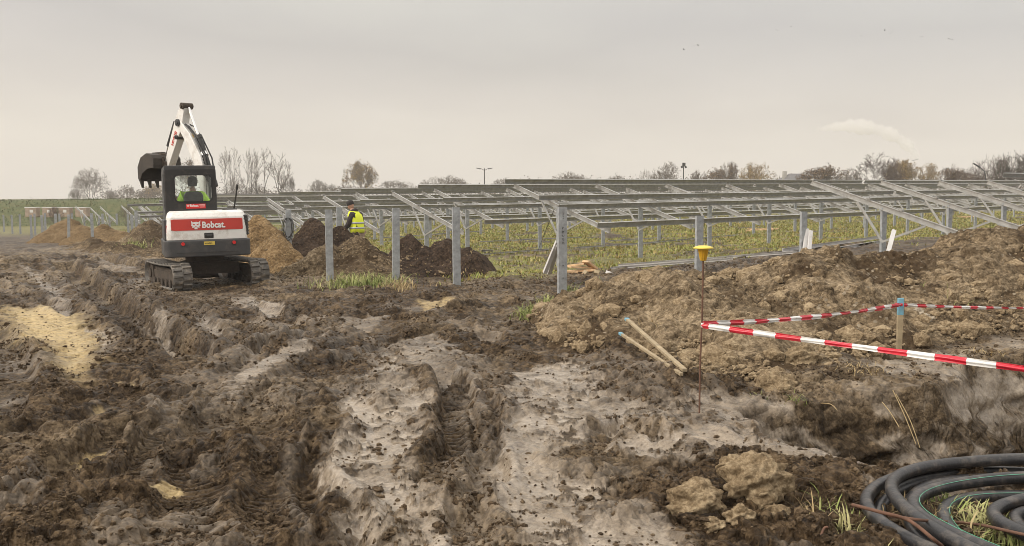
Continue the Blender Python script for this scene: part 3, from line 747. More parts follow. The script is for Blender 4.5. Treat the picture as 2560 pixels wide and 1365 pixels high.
RIDGE = [(1330, 12.6, 795), (1405, 13.3, 738), (1480, 13.6, 704), (1560, 13.6, 692), (1660, 13.4, 682), (1760, 13.5, 690), (1860, 13.8, 678), (1940, 14.0, 650), (2010, 14.2, 628), (2070, 14.2, 640), (2110, 14.4, 655), (2200, 14.8, 642), (2300, 15.0, 628), (2400, 15.0, 606), (2480, 15.0, 585), (2560, 14.8, 560), (2700, 14.4, 530), (2900, 14.0, 520), (3200, 14.5, 600)]
_RD = []
for px, Y, py in RIDGE:
    p = atY(px, py, Y); _RD.append((p.x, p.y, max(.12, p.z - base1(p.x, p.y) - .08)))
_rx = np.array([q[0] for q in _RD]); _ry = np.array([q[1] for q in _RD]); _rz = np.array([q[2] for q in _RD])
_fx = []; _fy = []
for px, py in ((1285, 830), (1330, 880), (1500, 900), (1600, 915), (1700, 968), (1850, 975), (2000, 985), (2130, 935), (2260, 890), (2400, 872), (2560, 838), (2900, 790), (3300, 770)):
    p = gp(px, py); _fx.append(p.x); _fy.append(p.y)
def mound_h(x, y):
    ry = np.interp(x, _rx, _ry); rz = np.interp(x, _rx, _rz); fy = np.interp(x, _fx, _fy)
    u = np.where(y < ry, (ry - y) / np.maximum(ry - fy, .5), (y - ry) / 1.7)
    uu = np.sqrt(u * u + .006)
    h = rz * np.where(u < 1, 1.06 - uu * 1.02, (1 - u) * .8)
    h = np.where((y < ry) & (u < 1), rz * (1.04 - uu) * (1.0 + .25 * np.sin(np.clip(uu, 0, 1) * PI)), h)
    e0 = sst(_rx[0] - .5, _rx[0] + .3, x)
    h = h * e0 - (1 - e0) * .5
    # erosion gullies and shoulders
    h = h + .10 * fbm(x, y, .8, 3, 151) * sst(0, .3, h) + .06 * fbm(x * 1.0, y * .5, 2.1, 2, 155) * sst(0, .3, h)
    h = np.where((y < 10.8) & (poly_sd(x, y, PIT) > -.22), -1.0, h)
    return h
def mound_dry(x, y):
    band = np.exp(-((x - (4.35 + .22 * (14.2 - y) + .25 * np.sin(y * 1.3))) / .22) ** 2) * sst(10.3, 11.5, y)
    patch = sst(-.12, .25, fbm(x, y, .55, 4, 157) + .25 * np.exp(-((x - 2.6) / 1.0) ** 2))
    return np.clip(np.maximum(band, .85 * patch), 0, 1)
mound = heap('spoil_ridge', 'long stony ridge of excavated soil behind the red and white tape', M_HEAP, -0.4, 14.5, 8.0, 17.6, .02, mound_h, mound_dry, 1.0)
def surf(x, y):
    """height of whatever soil lies at x, y"""
    z = gz(x, y)
    h = float(mound_h(np.array([x]), np.array([y]))[0])
    if h > 0 and 8 < y < 17.6 and x > -.4: z = max(z, base1(x, y) + h)
    for lst, hf in HEAPS:
        h = float(hf(np.array([x]), np.array([y]))[0])
        if h > 0: z = max(z, base1(x, y) + h)
    return z

# ------------------------------------------------------------------ rocks and clods
_ico = bmesh.new(); bmesh.ops.create_icosphere(_ico, subdivisions=2, radius=1)
ICOv = np.array([v.co[:] for v in _ico.verts]); ICOf = np.array([[v.index for v in f.verts] for f in _ico.faces]); _ico.free()
_ico = bmesh.new(); bmesh.ops.create_icosphere(_ico, subdivisions=1, radius=1)
ICO1v = np.array([v.co[:] for v in _ico.verts]); ICO1f = np.array([[v.index for v in f.verts] for f in _ico.faces]); _ico.free()
def rocks_mesh(name, items, mat, fine=False, seed=1):
    rs = np.random.RandomState(seed); V, Fc = (ICOv, ICOf) if fine else (ICO1v, ICO1f)
    co = []; fa = []; b = 0
    for x, y, z, s in items:
        sc = s * (0.6 + .6 * rs.rand(3)) * np.array([1, 1, .75])
        v = V * (1 + .30 * pn(V[:, 0] * 1.1 + rs.rand() * 99, V[:, 1] * 1.1 + V[:, 2] * 1.7 + rs.rand() * 99)[:, None])
        v = v + .12 * (rs.rand(*v.shape) - .5)
        a = rs.rand() * 6.28; c_, s_ = math.cos(a), math.sin(a)
        v = v * sc; v = np.stack([v[:, 0] * c_ - v[:, 1] * s_, v[:, 0] * s_ + v[:, 1] * c_, v[:, 2]], -1)
        co.append(v + np.array([x, y, z])); fa.append(Fc + b); b += len(V)
    return mesh_from(name, np.vstack(co), np.vstack(fa), [mat], smooth=fine)
def scatter(n, seed, region, size, zf, keep=None):
    rs = np.random.RandomState(seed); out = []
    px = region[0] + rs.rand(n) * (region[1] - region[0]); py = region[2] + rs.rand(n) * (region[3] - region[2])
    P = [gp(a, b_) for a, b_ in zip(px, py)]
    return P, rs
# crumbs of mud over the churned ground
def bulk_rocks(name, P, size, mat, seed=1):
    rs = np.random.RandomState(seed); n = len(P); V = ICO1v; k = len(V)
    v = V[None] * (1 + .55 * (rs.rand(n, k, 1) - .5)) + .30 * (rs.rand(n, k, 3) - .5)
    v = v * (size[:, None] * (.55 + .8 * rs.rand(n, 3)) * np.array([1, 1, .8]))[:, None, :]
    a = rs.rand(n) * 6.28; c_, s_ = np.cos(a)[:, None], np.sin(a)[:, None]
    v = np.stack([v[..., 0] * c_ - v[..., 1] * s_, v[..., 0] * s_ + v[..., 1] * c_, v[..., 2]], -1) + P[:, None, :]
    f = ICO1f[None] + (np.arange(n) * k)[:, None, None]
    return mesh_from(name, v.reshape(-1, 3), f.reshape(-1, 3), [mat], smooth=False)
rs = np.random.RandomState(5)
n = 170000
yy = 4.1 + (24 - 4.1) * rs.rand(n) ** 1.9; xx = (rs.rand(n) * 1.36 - .68) * yy
zz, mk = terrain(xx, yy, yy * .0022)
d_ = fbm(xx, yy, 1.3, 3, 171) + .5 * fbm(xx, yy, 4.5, 2, 173)
kp = ((mk[:, 0] < .35) & (d_ > .02)) | (rs.rand(n) < .05)
kp &= (poly_sd(xx, yy, PIT) < -.1) & ((mk[:, 1] < .5) | (rs.rand(n) < .06))
sz = np.minimum(.055, .0055 * (rs.rand(n) + .02) ** -.42) * (1 + .035 * yy)
o = link('mud_crumbs', bulk_rocks('mud_crumbs', np.stack([xx, yy, zz + sz * .15], -1)[kp], sz[kp], M_MUDCLOD, 2)); tag(o, 'small dark crumbs of mud strewn over the churned ground', 'mud crumbs', kind='stuff')
print('crumbs', kp.sum())
# stones on the ridge and heaps
def heap_points(n, seed, x0, x1, y0, y1, hf, hmin=.03, bias=None):
    rs = np.random.RandomState(seed); x = x0 + rs.rand(n) * (x1 - x0); y = y0 + rs.rand(n) * (y1 - y0)
    x2 = x + 0.14 * fbm(x, y, 1.3, 3, 11); y2 = y + 0.14 * fbm(x, y, 1.3, 3, 23)
    h = hf(x2, y2); k = h > hmin
    if bias is not None: k &= bias(x, y, h, rs)
    return x[k], y[k], (base(x, y) + h)[k], rs
items = []
x, y, z, rs = heap_points(17000, 3, -.4, 10, 8, 15.5, mound_h, bias=lambda x, y, h, rs: rs.rand(len(x)) < np.clip(.35 + fbm(x, y, .9, 3, 181) * 1.2 + .5 * (h < .2), 0, 1))
for a, b_, c_ in zip(x, y, z): items.append((a, b_, c_ + .06, min(.17, .017 * (rs.rand() ** -.55))))
for lst, hf in HEAPS[3:]:
    l = lst; x0 = min(q[0] - q[2] for q in l); x1 = max(q[0] + q[2] for q in l); y0 = min(q[1] - q[3] for q in l); y1 = max(q[1] + q[3] for q in l)
    x, y, z, rs = heap_points(360, 9, x0, x1, y0, y1, hf)
    for a, b_, c_ in zip(x, y, z): items.append((a, b_, c_ + .03, min(.07, .016 * (rs.rand() ** -.4))))
o = link('loose_stones', rocks_mesh('loose_stones', items, M_CLOD, seed=4)); tag(o, 'loose stones and crumbled clods lying over the soil heaps', 'stones', kind='stuff')
# clods one can point at
def clod(px, py, wpx, label, dz=.35, mat=M_CLOD, seed=1, hpx=None, on=None):
    p = gp(px, py)
    rad = wpx / 2 * p.y / F
    bm = bmesh.new(); bmesh.ops.create_icosphere(bm, subdivisions=5, radius=1)
    v = np.array([q.co[:] for q in bm.verts])
    s = seed * 13.7
    n = .34 * pn(v[:, 0] * 1.2 + s, v[:, 1] * 1.2 + v[:, 2] * 1.9, seed) + .24 * pn(v[:, 1] * 2.6 + s, v[:, 2] * 2.6 - v[:, 0] * 1.3, seed + 1) + .12 * pn(v[:, 0] * 6 + s, v[:, 2] * 6 + v[:, 1] * 3, seed + 2) + .04 * np.abs(pn(v[:, 0] * 13, v[:, 1] * 13 + v[:, 2] * 11, seed + 3)) + .015 * pn(v[:, 0] * 26, v[:, 1] * 26 + v[:, 2] * 25, seed + 4)
    v = v * (1 + n * .8)[:, None] * np.array([1, .85, .8])
    for q, c_ in zip(bm.verts, v): q.co = c_ * rad
    me = bpy.data.meshes.new('clod'); bm.to_mesh(me); bm.free(); me.materials.append(mat)
    me.polygons.foreach_set('use_smooth', np.full(len(me.polygons), True)); 
    o = link('soil_clod', me); o.location = (p.x, p.y + rad * .3, surf(p.x, p.y) + rad * dz); tag(o, label, 'clod', 'big clods of light soil'); return o
clod(1742, 1310, 150, 'big rounded tan clod beside the bare slick mud, left one of two', .62, seed=3)
clod(1895, 1300, 165, 'biggest tan clod at the bottom, right beside the rounded one', .70, seed=5)
clod(1835, 1215, 80, 'tan clod behind and between the two biggest clods', .5, seed=9)
clod(1850, 1345, 75, 'small tan clod at the foot of the biggest clods', .4, seed=11)
clod(1945, 1330, 70, 'small clod right of the biggest tan clod', .35, seed=13)
clod(1785, 1352, 60, 'small broken clod below the rounded one', .3, seed=15)
clod(1945, 985, 105, 'flattened pale clod with grass beside it near the pit edge', .25, seed=17)
clod(1725, 940, 55, 'pale crumb of soil at the lower ends of the blue tipped stakes', .3, seed=19)
clod(2000, 940, 95, 'pale angular clod at the foot of the ridge', .3, seed=21)
clod(2140, 905, 60, 'brown clod in front of the upright stake', .3, seed=23)
clod(2318, 845, 45, 'smooth rounded stone right of the upright stake', .3, M_STONE, seed=25)
clod(2292, 840, 36, 'smaller rounded stone touching the upright stake side', .3, M_STONE, seed=27)
clod(2360, 820, 66, 'rough pale clod on the slope right of the stake', .3, seed=29)

# ------------------------------------------------------------------ excavator
def text_mesh(name, body, size, mat, parent, M, extrude=.003, sx=1.0, shear=0, offset=0.0, align='LEFT'):
    cu = bpy.data.curves.new('txt', 'FONT'); cu.body = body; cu.size = size; cu.extrude = extrude; cu.offset = offset; cu.align_x = align; cu.shear = shear
    cu.resolution_u = 3
    t = bpy.data.objects.new('txt', cu); C.objects.link(t)
    bpy.context.view_layer.update()
    me = bpy.data.meshes.new_from_object(t.evaluated_get(bpy.context.evaluated_depsgraph_get()))
    bpy.data.objects.remove(t); bpy.data.curves.remove(cu)
    me.transform(M @ Matrix.Diagonal((sx, 1, 1, 1)))
    me.materials.clear(); me.materials.append(mat)
    return link(name, me, parent)
def cat_logo(parent, M, mat, mateye):
    g = MB()
    head = [(-.5, .5), (-.30, .28), (-.1, .34), (.1, .34), (.30, .28), (.5, .5), (.46, .1), (.5, -.1), (.36, -.16), (.42, -.3), (.2, -.3), (.12, -.52), (0, -.44), (-.12, -.52), (-.2, -.3), (-.42, -.3), (-.36, -.16), (-.5, -.1), (-.46, .1)]
    g.prism(head, 0, .006, 'z', 0)
    for s in (-1, 1):
        g.prism([(s * .08, .05), (s * .34, .16), (s * .26, .0), (s * .10, -.03)], .006, .009, 'z', 1)
    g.prism([(-.09, -.13), (.09, -.13), (.0, -.24)], .006, .009, 'z', 1)
    g.prism([(-.22, -.24), (-.04, -.32), (-.12, -.34)], .006, .009, 'z', 1); g.prism([(.22, -.24), (.04, -.32), (.12, -.34)], .006, .009, 'z', 1)
    me = g.mesh('emblem', [mat, mateye]); me.transform(M); return link('emblem', me, parent)

PIV = (-6.89, 21.1)
TH_T = R(34); TH_U = R(22); TH_B = R(51)
ex = thing('excavator', 'white and red compact crawler excavator with charcoal cab digging the trench', 'excavator', (PIV[0], PIV[1], -0.20), 0)
def rotM(th, tilt=0.0): return Matrix.Rotation(th, 4, 'Z')
ROLL = Matrix.Rotation(R(-1.2), 4, 'Y')
MT = ROLL @ rotM(TH_T); MU = Matrix.Translation((0, 0, .085)) @ ROLL @ rotM(TH_U)
def xpart(mb, name, mats, M, parent=ex, bevel=0, seg=2, ang=35):
    me = mb.mesh(name, mats, bevel, seg, ang); me.transform(M); return link(name, me, parent)
# tracks: local x across, y forward
def track(sgn):
    xc = sgn * .83; w2 = .20; L = 1.0; r = .27
    path = []
    for i in range(17): a = PI / 2 + PI * i / 16; path.append((-L + r * math.cos(a), r + .02 + r * math.sin(a)))
    for i in range(1, 20): path.append((-L + 2 * L * i / 20, .02))
    for i in range(17): a = -PI / 2 + PI * i / 16; path.append((L + r * math.cos(a), r + .02 + r * math.sin(a)))
    for i in range(1, 20): path.append((L - 2 * L * i / 20, 2 * r + .02 - .02 * math.sin(PI * i / 20)))
    g = MB(); n = len(path)
    vs = []
    for (y, z) in path:
        cy, cz = (max(-L, min(L, y)), r + .02); dy, dz = y - cy, z - cz; l = math.hypot(dy, dz) or 1
        iy, iz = y - dy / l * .035, z - dz / l * .035
        vs += [(xc - w2, y, z), (xc + w2, y, z), (xc + w2, iy, iz), (xc - w2, iy, iz)]
    fs = []
    for i in range(n):
        a, b = 4 * i, 4 * ((i + 1) % n)
        for k in range(4): fs.append((a + k, a + (k + 1) % 4, b + (k + 1) % 4, b + k))
    g._add(vs, fs, 0, True)
    # lugs: two staggered rows of chevron pads
    tot = [0]
    for i in range(n): p, q = path[i], path[(i + 1) % n]; tot.append(tot[-1] + math.hypot(q[0] - p[0], q[1] - p[1]))
    def at(s):
        s %= tot[-1]
        for i in range(n):
            if tot[i + 1] >= s:
                p, q = path[i], path[(i + 1) % n]; t = (s - tot[i]) / max(1e-6, tot[i + 1] - tot[i])
                y, z = p[0] + (q[0] - p[0]) * t, p[1] + (q[1] - p[1]) * t; ty, tz = (q[0] - p[0]), (q[1] - p[1]); l = math.hypot(ty, tz); return y, z, ty / l, tz / l
    NL = 44
    for k in range(NL):
        for row in (-1, 1):
            s = (k + (.5 if row > 0 else 0)) * tot[-1] / NL
            y, z, ty, tz = at(s); ny, nz = (tz, -ty)
            cy, cz = (max(-L, min(L, y)), r + .02)
            if (y - cy) * ny + (z - cz) * nz < 0: ny, nz = -ny, -nz
            Mx = Matrix(((1, 0, 0, xc + row * .102), (0, ty, ny, y + ny * .012), (0, tz, nz, z + nz * .012), (0, 0, 0, 1)))
            g._add([(-.092, -.036, -.015), (.092, -.026, -.015), (.092, .026, -.015), (-.092, .036, -.015), (-.086, -.026, .022), (.086, -.017, .022), (.086, .017, .022), (-.086, .026, .022)],
                   [(0, 3, 2, 1), (4, 5, 6, 7), (0, 1, 5, 4), (1, 2, 6, 5), (2, 3, 7, 6), (3, 0, 4, 7)], 0, False, Mx)
    t = xpart(g, 'track', [M_RUBBER], MT)
    h = MB()
    h.box((xc, 0, .28), (.20, 1.75, .20)); h.box((xc, 0, .40), (.16, 1.5, .10)); h.prism([(-.9, .16), (.9, .16), (.75, .45), (-.75, .45)], xc - .07, xc + .07, 'x')
    fr = xpart(h, 'track_frame', [M_MUDSTEEL], MT, bevel=.01)
    for y in (-L, L):
        s = MB(); s.cyl((xc - .12, y, .29), (xc + .12, y, .29), .225, n=28); s.cyl((xc - .15, y, .29), (xc + .15, y, .29), .10, n=16)
        for i in range(14 if y < 0 else 0):
            a = 2 * PI * i / 14; s.box((0, 0, 0), (.06, .04, .03), 0, Matrix.Translation((xc, y + .23 * math.cos(a), .29 + .23 * math.sin(a))) @ Matrix.Rotation(a, 4, 'X'))
        xpart(s, 'drive_wheel' if y < 0 else 'idler_wheel', [M_MUDSTEEL], MT)
    for i in range(5):
        s = MB(); y = -.68 + .34 * i; s.cyl((xc - .14, y, .13), (xc + .14, y, .13), .085, n=16); s.cyl((xc - .05, y, .13), (xc + .05, y, .13), .06, n=16)
        xpart(s, 'track_roller', [M_MUDSTEEL], MT)
    return t
track(-1); track(1)
g = MB(); g.prism([(-.66, .30), (.66, .30), (.60, .50), (.35, .56), (-.35, .56), (-.60, .50)], -.42, .45, 'y'); g.cyl((0, 0, .5), (0, 0, .66), .42, n=32); g.box((0, -.43, .40), (1.22, .02, .24))
xpart(g, 'undercarriage', [M_MUDSTEEL], MT, bevel=.015)
g = MB(); g.prism([(1.30, .10), (1.36, .05), (1.40, .12), (1.36, .30), (1.40, .42), (1.33, .42), (1.31, .25)], -1.0, 1.0, 'x'); g.box((-.35, 1.0, .26), (.09, .7, .10)); g.box((.35, 1.0, .26), (.09, .7, .10))
xpart(g, 'dozer_blade', [M_MUDSTEEL], MT, bevel=.008)
# upper body, rear faces the camera (-y); outline in plan, rounded
def plan(wd, yr, yf, cr, nseg=6, bulge=.05):
    p = [(-wd, yf)]
    for i in range(nseg + 1): a = PI + (PI / 2) * i / nseg; p.append((-wd + cr + cr * math.cos(a), yr + cr + cr * math.sin(a)))
    for i in range(1, 8): t = i / 8; p.append((-wd + cr + (2 * wd - 2 * cr) * t, yr - bulge * math.sin(PI * t)))
    for i in range(nseg + 1): a = 1.5 * PI + (PI / 2) * i / nseg; p.append((wd - cr + cr * math.cos(a), yr + cr + cr * math.sin(a)))
    p.append((wd, yf)); return p
g = MB(); g.prism(plan(.885, -1.15, .85, .16), .62, .98, 'z')
cw = xpart(g, 'counterweight_bumper', [M_CHAR], MU, bevel=.03, seg=3)
g = MB(); g.box((-.02, -1.212, .715), (1.25, .012, .012)); xpart(g, 'groove_rib', [M_BLACK], MU, cw)
# tapered white hood in two slices
def loft(profiles, name, mats, M, parent=ex, bevel=.02):
    g = MB(); n = len(profiles[0][1]); vs = []
    for z, pl in profiles: vs += [(a, b, z) for a, b in pl]
    fs = [tuple(range(n))[::-1], tuple(range((len(profiles) - 1) * n, len(profiles) * n))]
    for k in range(len(profiles) - 1): fs += [(k * n + i, k * n + (i + 1) % n, (k + 1) * n + (i + 1) % n, (k + 1) * n + i) for i in range(n)]
    g._add(vs, fs, 0, False); return xpart(g, name, mats, M, parent, bevel=bevel, seg=3, ang=25)
hood = loft([(.982, plan(.83, -1.12, .35, .13)), (1.2, plan(.827, -1.12, .35, .13)), (1.46, plan(.81, -1.09, .35, .14)), (1.555, plan(.785, -1.03, .35, .15)), (1.60, plan(.735, -.92, .35, .16))], 'hood', [M_WHITE], MU)
g = MB(); g.box((-.36, -.35, 1.2), (1.02, 1.3, .44)); g.box((.5, .45, 1.05), (.72, .7, .2)); xpart(g, 'engine_deck', [M_CHAR], MU, bevel=.02)
# red band following the hood, badge text and cat emblem
def hood_y(x, z):
    cr, wd = .13, .827
    yr = -1.12 + max(0, (z - 1.2)) * .115
    t = (x + wd - cr) / (2 * wd - 2 * cr)
    return yr - .05 * math.sin(PI * max(0, min(1, t)))
g = MB(); xs = [-.73 + 1.46 * i / 24 for i in range(25)]; vs = []
for x in xs:
    for z in (1.185, 1.425):
        e = .02 if x in (xs[0], xs[-1]) else 0
        zz = z + (e if z < 1.3 else -e); vs.append((x, hood_y(x, zz) - .007, zz)); 
for x in xs:
    for z in (1.185, 1.425): vs.append((x, hood_y(x, z) + .01, z))
k = len(xs)
fs = [(2 * i, 2 * i + 2, 2 * i + 3, 2 * i + 1) for i in range(k - 1)] + [(2 * k + 2 * i, 2 * k + 2 * i + 1, 2 * k + 2 * i + 3, 2 * k + 2 * i + 2) for i in range(k - 1)]
fs += [(2 * i + 1, 2 * i + 3, 2 * k + 2 * i + 3, 2 * k + 2 * i + 1) for i in range(k - 1)] + [(2 * i, 2 * k + 2 * i, 2 * k + 2 * i + 2, 2 * i + 2) for i in range(k - 1)]
g._add(vs, fs, 0, False); band = xpart(g, 'red_band', [M_RED], MU)
FR = Matrix.Rotation(PI / 2, 4, 'X')
text_mesh('lettering', 'Bobcat.', .185, M_TEXT, band, MU @ Matrix.Translation((-.115, -1.178, 1.235)) @ Matrix.Rotation(R(87), 4, 'X'), sx=.86, offset=.006)
cat_logo(band, MU @ Matrix.Translation((-.235, -1.170, 1.30)) @ Matrix.Rotation(R(87), 4, 'X') @ Matrix.Diagonal((.19, .19, 1, 1)), M_TEXT, M_RED)
g = MB(); g.box((.02, -1.17, 1.07), (.19, .03, .115)); lt_ = xpart(g, 'hood_latch', [M_BLACK], MU, bevel=.02, seg=3)
g = MB(); g.box((.03, -1.192, 1.075), (.11, .02, .035)); g.cyl((-.04, -1.18, 1.09), (-.04, -1.2, 1.09), .018, n=12); xpart(g, 'latch_handle', [M_CHAR], MU, lt_, bevel=.005)
for sx in (-.51, .53):
    g = MB(); g.cyl((sx, -1.17, .905), (sx, -1.215, .905), .036, n=20); xpart(g, 'reflector', [M_REDP], MU, ex)
g = MB(); g.box((.02, -1.208, .905), (.22, .012, .075)); pl_ = xpart(g, 'number_plate', [M_PLATE], MU)
g = MB()
for i in range(9): g.box((-.065 + .017 * i, -1.216, .905 + .004 * (i % 2)), (.009, .003, .024))
xpart(g, 'plate_marking', [M_BLACK], MU, pl_)
# louvres at right rear corner
g = MB(); g.box((.80, -.985, 1.27), (.09, .15, .44)); lv = xpart(g, 'vent_panel', [M_BLACK], MU, bevel=.02)
g = MB()
for i in range(6): g.box((0, 0, 0), (.13, .17, .018), 0, Matrix.Translation((.795, -.99, 1.11 + .065 * i)) @ Matrix.Rotation(R(25), 4, 'X'))
xpart(g, 'vent_slats', [M_CHAR], MU, lv, bevel=.004)
g = MB(); g.box((-.82, -1.0, 1.22), (.02, .05, .16)); xpart(g, 'side_marker', [M_RED], MU)
text_mesh('small_lettering', 'E50', .045, M_CHAR, hood, MU @ Matrix.Translation((-.05, -1.10, 1.495)) @ Matrix.Rotation(R(66), 4, 'X'))
g = MB(); g.cyl((.60, -.62, 1.55), (.70, -.70, 2.13), .017, n=10); g.cyl((.60, -.62, 1.52), (.60, -.62, 1.60), .04, n=12); g.cyl((.685, -.688, 2.04), (.70, -.70, 2.15), .024, n=10)
xpart(g, 'antenna', [M_BLACK], MU)
g = MB(); g.box((.52, -.62, 1.612), (.3, .2, .03)); xpart(g, 'hood_cap', [M_CHAR], MU, bevel=.01)
# cab: frame with openings
cx0, cx1, cy0, cy1, cz0, cz1 = -.80, .24, -.72, .86, .98, 2.52
g = MB()
def rr_(x0, x1, z0, z1, r, n=5):
    p = []
    for (cx, cz, a0) in ((x1 - r, z1 - r, 0), (x0 + r, z1 - r, PI / 2), (x0 + r, z0 + r, PI), (x1 - r, z0 + r, 1.5 * PI)):
        for i in range(n + 1): a = a0 + PI / 2 * i / n; p.append((cx + r * math.cos(a), cz + r * math.sin(a)))
    return p
def framed(g, outer, inner, a0, a1, axis, mat=0, M=None):
    n = len(outer)
    def mk(p, a): return (a, p[0], p[1]) if axis == 'x' else (p[0], a, p[1])
    vs = [mk(p, a0) for p in outer] + [mk(p, a0) for p in inner] + [mk(p, a1) for p in outer] + [mk(p, a1) for p in inner]
    fs = []
    for i in range(n):
        j = (i + 1) % n
        fs += [(i, j, n + j, n + i), (2 * n + i, 3 * n + i, 3 * n + j, 2 * n + j), (i, 2 * n + i, 2 * n + j, j), (n + i, n + j, 3 * n + j, 3 * n + i)]
    g._add(vs, fs, mat, False, M)
framed(g, rr_(cx0, cx1, 1.52, 2.50, .06), rr_(cx0 + .20, cx1 - .09, 1.80, 2.36, .075), cy0 - .03, cy0 + .03, 'y')
xpart(g, 'rear_frame', [M_BLACK], MU, bevel=.012); g = MB()
framed(g, rr_(cx0 + .01, cx1 - .01, 1.0, 2.48, .06), rr_(cx0 + .09, cx1 - .09, 1.25, 2.40, .08), cy1 - .04, cy1 + .02, 'y')
cabf = xpart(g, 'front_frame', [M_BLACK], MU, bevel=.012)
g = MB()
framed(g, rr_(cy0 + .01, cy1 - .01, 1.0, 2.49, .06), rr_(cy0 + .10, cy0 + .60, 1.62, 2.40, .06), cx0 - .015, cx0 + .03, 'x')
xpart(g, 'side_door', [M_CHAR], MU, bevel=.008)
g = MB()
framed(g, rr_(cy0 + .01, cy1 - .01, 1.0, 2.49, .06), rr_(cy0 + .10, cy1 - .12, 1.66, 2.38, .06), cx1 - .03, cx1 + .015, 'x')
xpart(g, 'side_wall', [M_CHAR], MU, bevel=.008)
g = MB(); g.prism(rr_(cx0 - .005, cx1 + .005, 0, .11, .03), cy0 - .03, cy1 + .05, 'y', M=Matrix.Translation((0, 0, 2.46))); xpart(g, 'cab_roof', [M_CHAR], MU, bevel=.02, seg=3)
g = MB(); g.box((-.225, cy0 - .02, 2.08), (.73, .008, .54)); xpart(g, 'rear_window', [M_GLASS], MU)
g = MB(); g.box((cx0 + .005, cy0 + .35, 2.01), (.006, .48, .76)); xpart(g, 'side_window', [M_GLASS], MU)
g = MB(); framed(g, rr_(cx0 + .18, cx1 - .07, 1.78, 2.38, .09), rr_(cx0 + .205, cx1 - .095, 1.805, 2.355, .08), cy0 - .042, cy0 - .028, 'y'); xpart(g, 'window_seal', [M_WIRE], MU)
g = MB(); g.box((-.19, cy0 - .034, 1.695), (.40, .008, .10)); st_ = xpart(g, 'red_sticker', [M_REDP], MU)
text_mesh('sticker_lettering', 'Bobcat', .072, M_TEXT, st_, MU @ Matrix.Translation((-.31, cy0 - .040, 1.685)) @ FR, sx=.85, offset=.002)
cat_logo(st_, MU @ Matrix.Translation((-.35, cy0 - .038, 1.71)) @ FR @ Matrix.Diagonal((.055, .055, .3, 1)), M_TEXT, M_REDP)
g = MB()
for i in range(3):
    g.box((-.06, cy0 - .040, 1.722 - .024 * i), (.12 - .02 * (i == 2), .003, .008))
xpart(g, 'sticker_lines', [M_TEXT], MU, st_)
# interior: seat, console, orange door inner panel
g = MB(); g.prism(rr_(-.41, .0, 1.55, 2.02, .12), -.36, -.25, 'y'); g.box((-.2, .0, 1.42), (.5, .5, .14)); g.box((-.2, 0, 1.2), (.4, .4, .35)); st = xpart(g, 'driver_seat', [M_BLACK], MU, bevel=.03, seg=3)
g = MB(); g.box((-.19, -.366, 1.78), (.10, .006, .035)); xpart(g, 'seat_badge', [simple('orange_thread', (.5, .15, .03), .7)], MU, st)
g = MB(); g.box((-.62, -.45, 1.62), (.12, .22, .55)); xpart(g, 'orange_side_panel', [simple('orange_panel', (.42, .13, .03), .6)], MU, bevel=.02)
for sx in (-.54, .10):
    g = MB(); g.box((sx, .12, 1.55), (.12, .45, .16)); g.cyl((sx, .33, 1.6), (sx, .36, 1.82), .016, n=8); g.cyl((sx, .36, 1.8), (sx, .365, 1.92), .028, n=10); xpart(g, 'control_console', [M_BLACK], MU, bevel=.012)
# boom in the plane of heading TH_B ; local frame: x across, y forward, z up
BX = Vector((.21, .95, 0))
MBm = ROLL @ Matrix.Translation((rotM(TH_U) @ BX)) @ rotM(TH_B - R(0))
def bpart(mb, name, mats, parent=ex, bevel=0, seg=2): return xpart(mb, name, mats, MBm, parent, bevel, seg)
g = MB(); g.box((0, .05, .85), (.34, .35, .5)); g.cyl((0, -.05, .55), (0, -.05, 1.2), .13, n=18); bpart(g, 'swing_bracket', [M_CHAR], bevel=.02)
def prof(pts):  # list of (y,z,halfthick) -> polygon
    up, dn = [], []
    for i, (y, z, t) in enumerate(pts):
        a = pts[max(0, i - 1)]; b = pts[min(len(pts) - 1, i + 1)]; dy, dz = b[0] - a[0], b[1] - a[1]; l = math.hypot(dy, dz); ny, nz = -dz / l, dy / l
        up.append((y + ny * t, z + nz * t)); dn.append((y - ny * t, z - nz * t))
    return up + dn[::-1]
def boxbeam(name, pts, w0, mats, parent=ex):
    g = MB(); p = prof(pts); g.prism(p, -w0, w0, 'x'); return bpart(g, name, mats, parent, bevel=.012)
A = dict(foot=(.05, .95), knee=(.30, 2.55), tip=(1.25, 3.66))
boom = boxbeam('boom', [(.05, .95, .10), (-.04, 1.55, .13), (.02, 2.2, .17), (.26, 2.86, .165), (.62, 3.40, .13), (.97, 3.76, .085)], .105, [M_WHITE])
for sx in (-.11, .11):
    Mt = MBm @ Matrix.Translation((sx * 1.06 + .0, .30, 2.60)) @ Matrix.Rotation(PI / 2, 4, 'X')
    g = MB()
# lettering on the boom's back (the side toward the camera), running down it
def on_back(p0, p1, lift):
    """matrix with x along p0->p1 in the boom plane, y across, z outward (backwards)"""
    d = Vector((0, p1[0] - p0[0], p1[1] - p0[1])).normalized(); ac = Vector((1, 0, 0)); n = d.cross(ac)
    if n.y > 0: ac = -ac; n = -n
    M = Matrix(((d.x, ac.x, n.x, 0), (d.y, ac.y, n.y, p0[0]), (d.z, ac.z, n.z, p0[1]), (0, 0, 0, 1)))
    return M @ Matrix.Translation((0, 0, lift))
text_mesh('boom_lettering', 'Bobcat', .17, M_BLACK, boom, MBm @ on_back((.27, 2.86), (.04, 2.26), .178) @ Matrix.Translation((-.05, -.06, 0)), sx=.9, offset=.004)
g = MB(); g.prism([(-.07, -.05), (.07, -.05), (0, .08)], 0, .004, 'z', 0); me = g.mesh('warning_triangle', [M_YEL]); me.transform(MBm @ on_back((.60, 3.36), (.3, 2.9), .155)); link('warning_triangle', me, boom)
MB00 = MBm; MBm = MBm @ Matrix.Translation((0, -.28, 0))
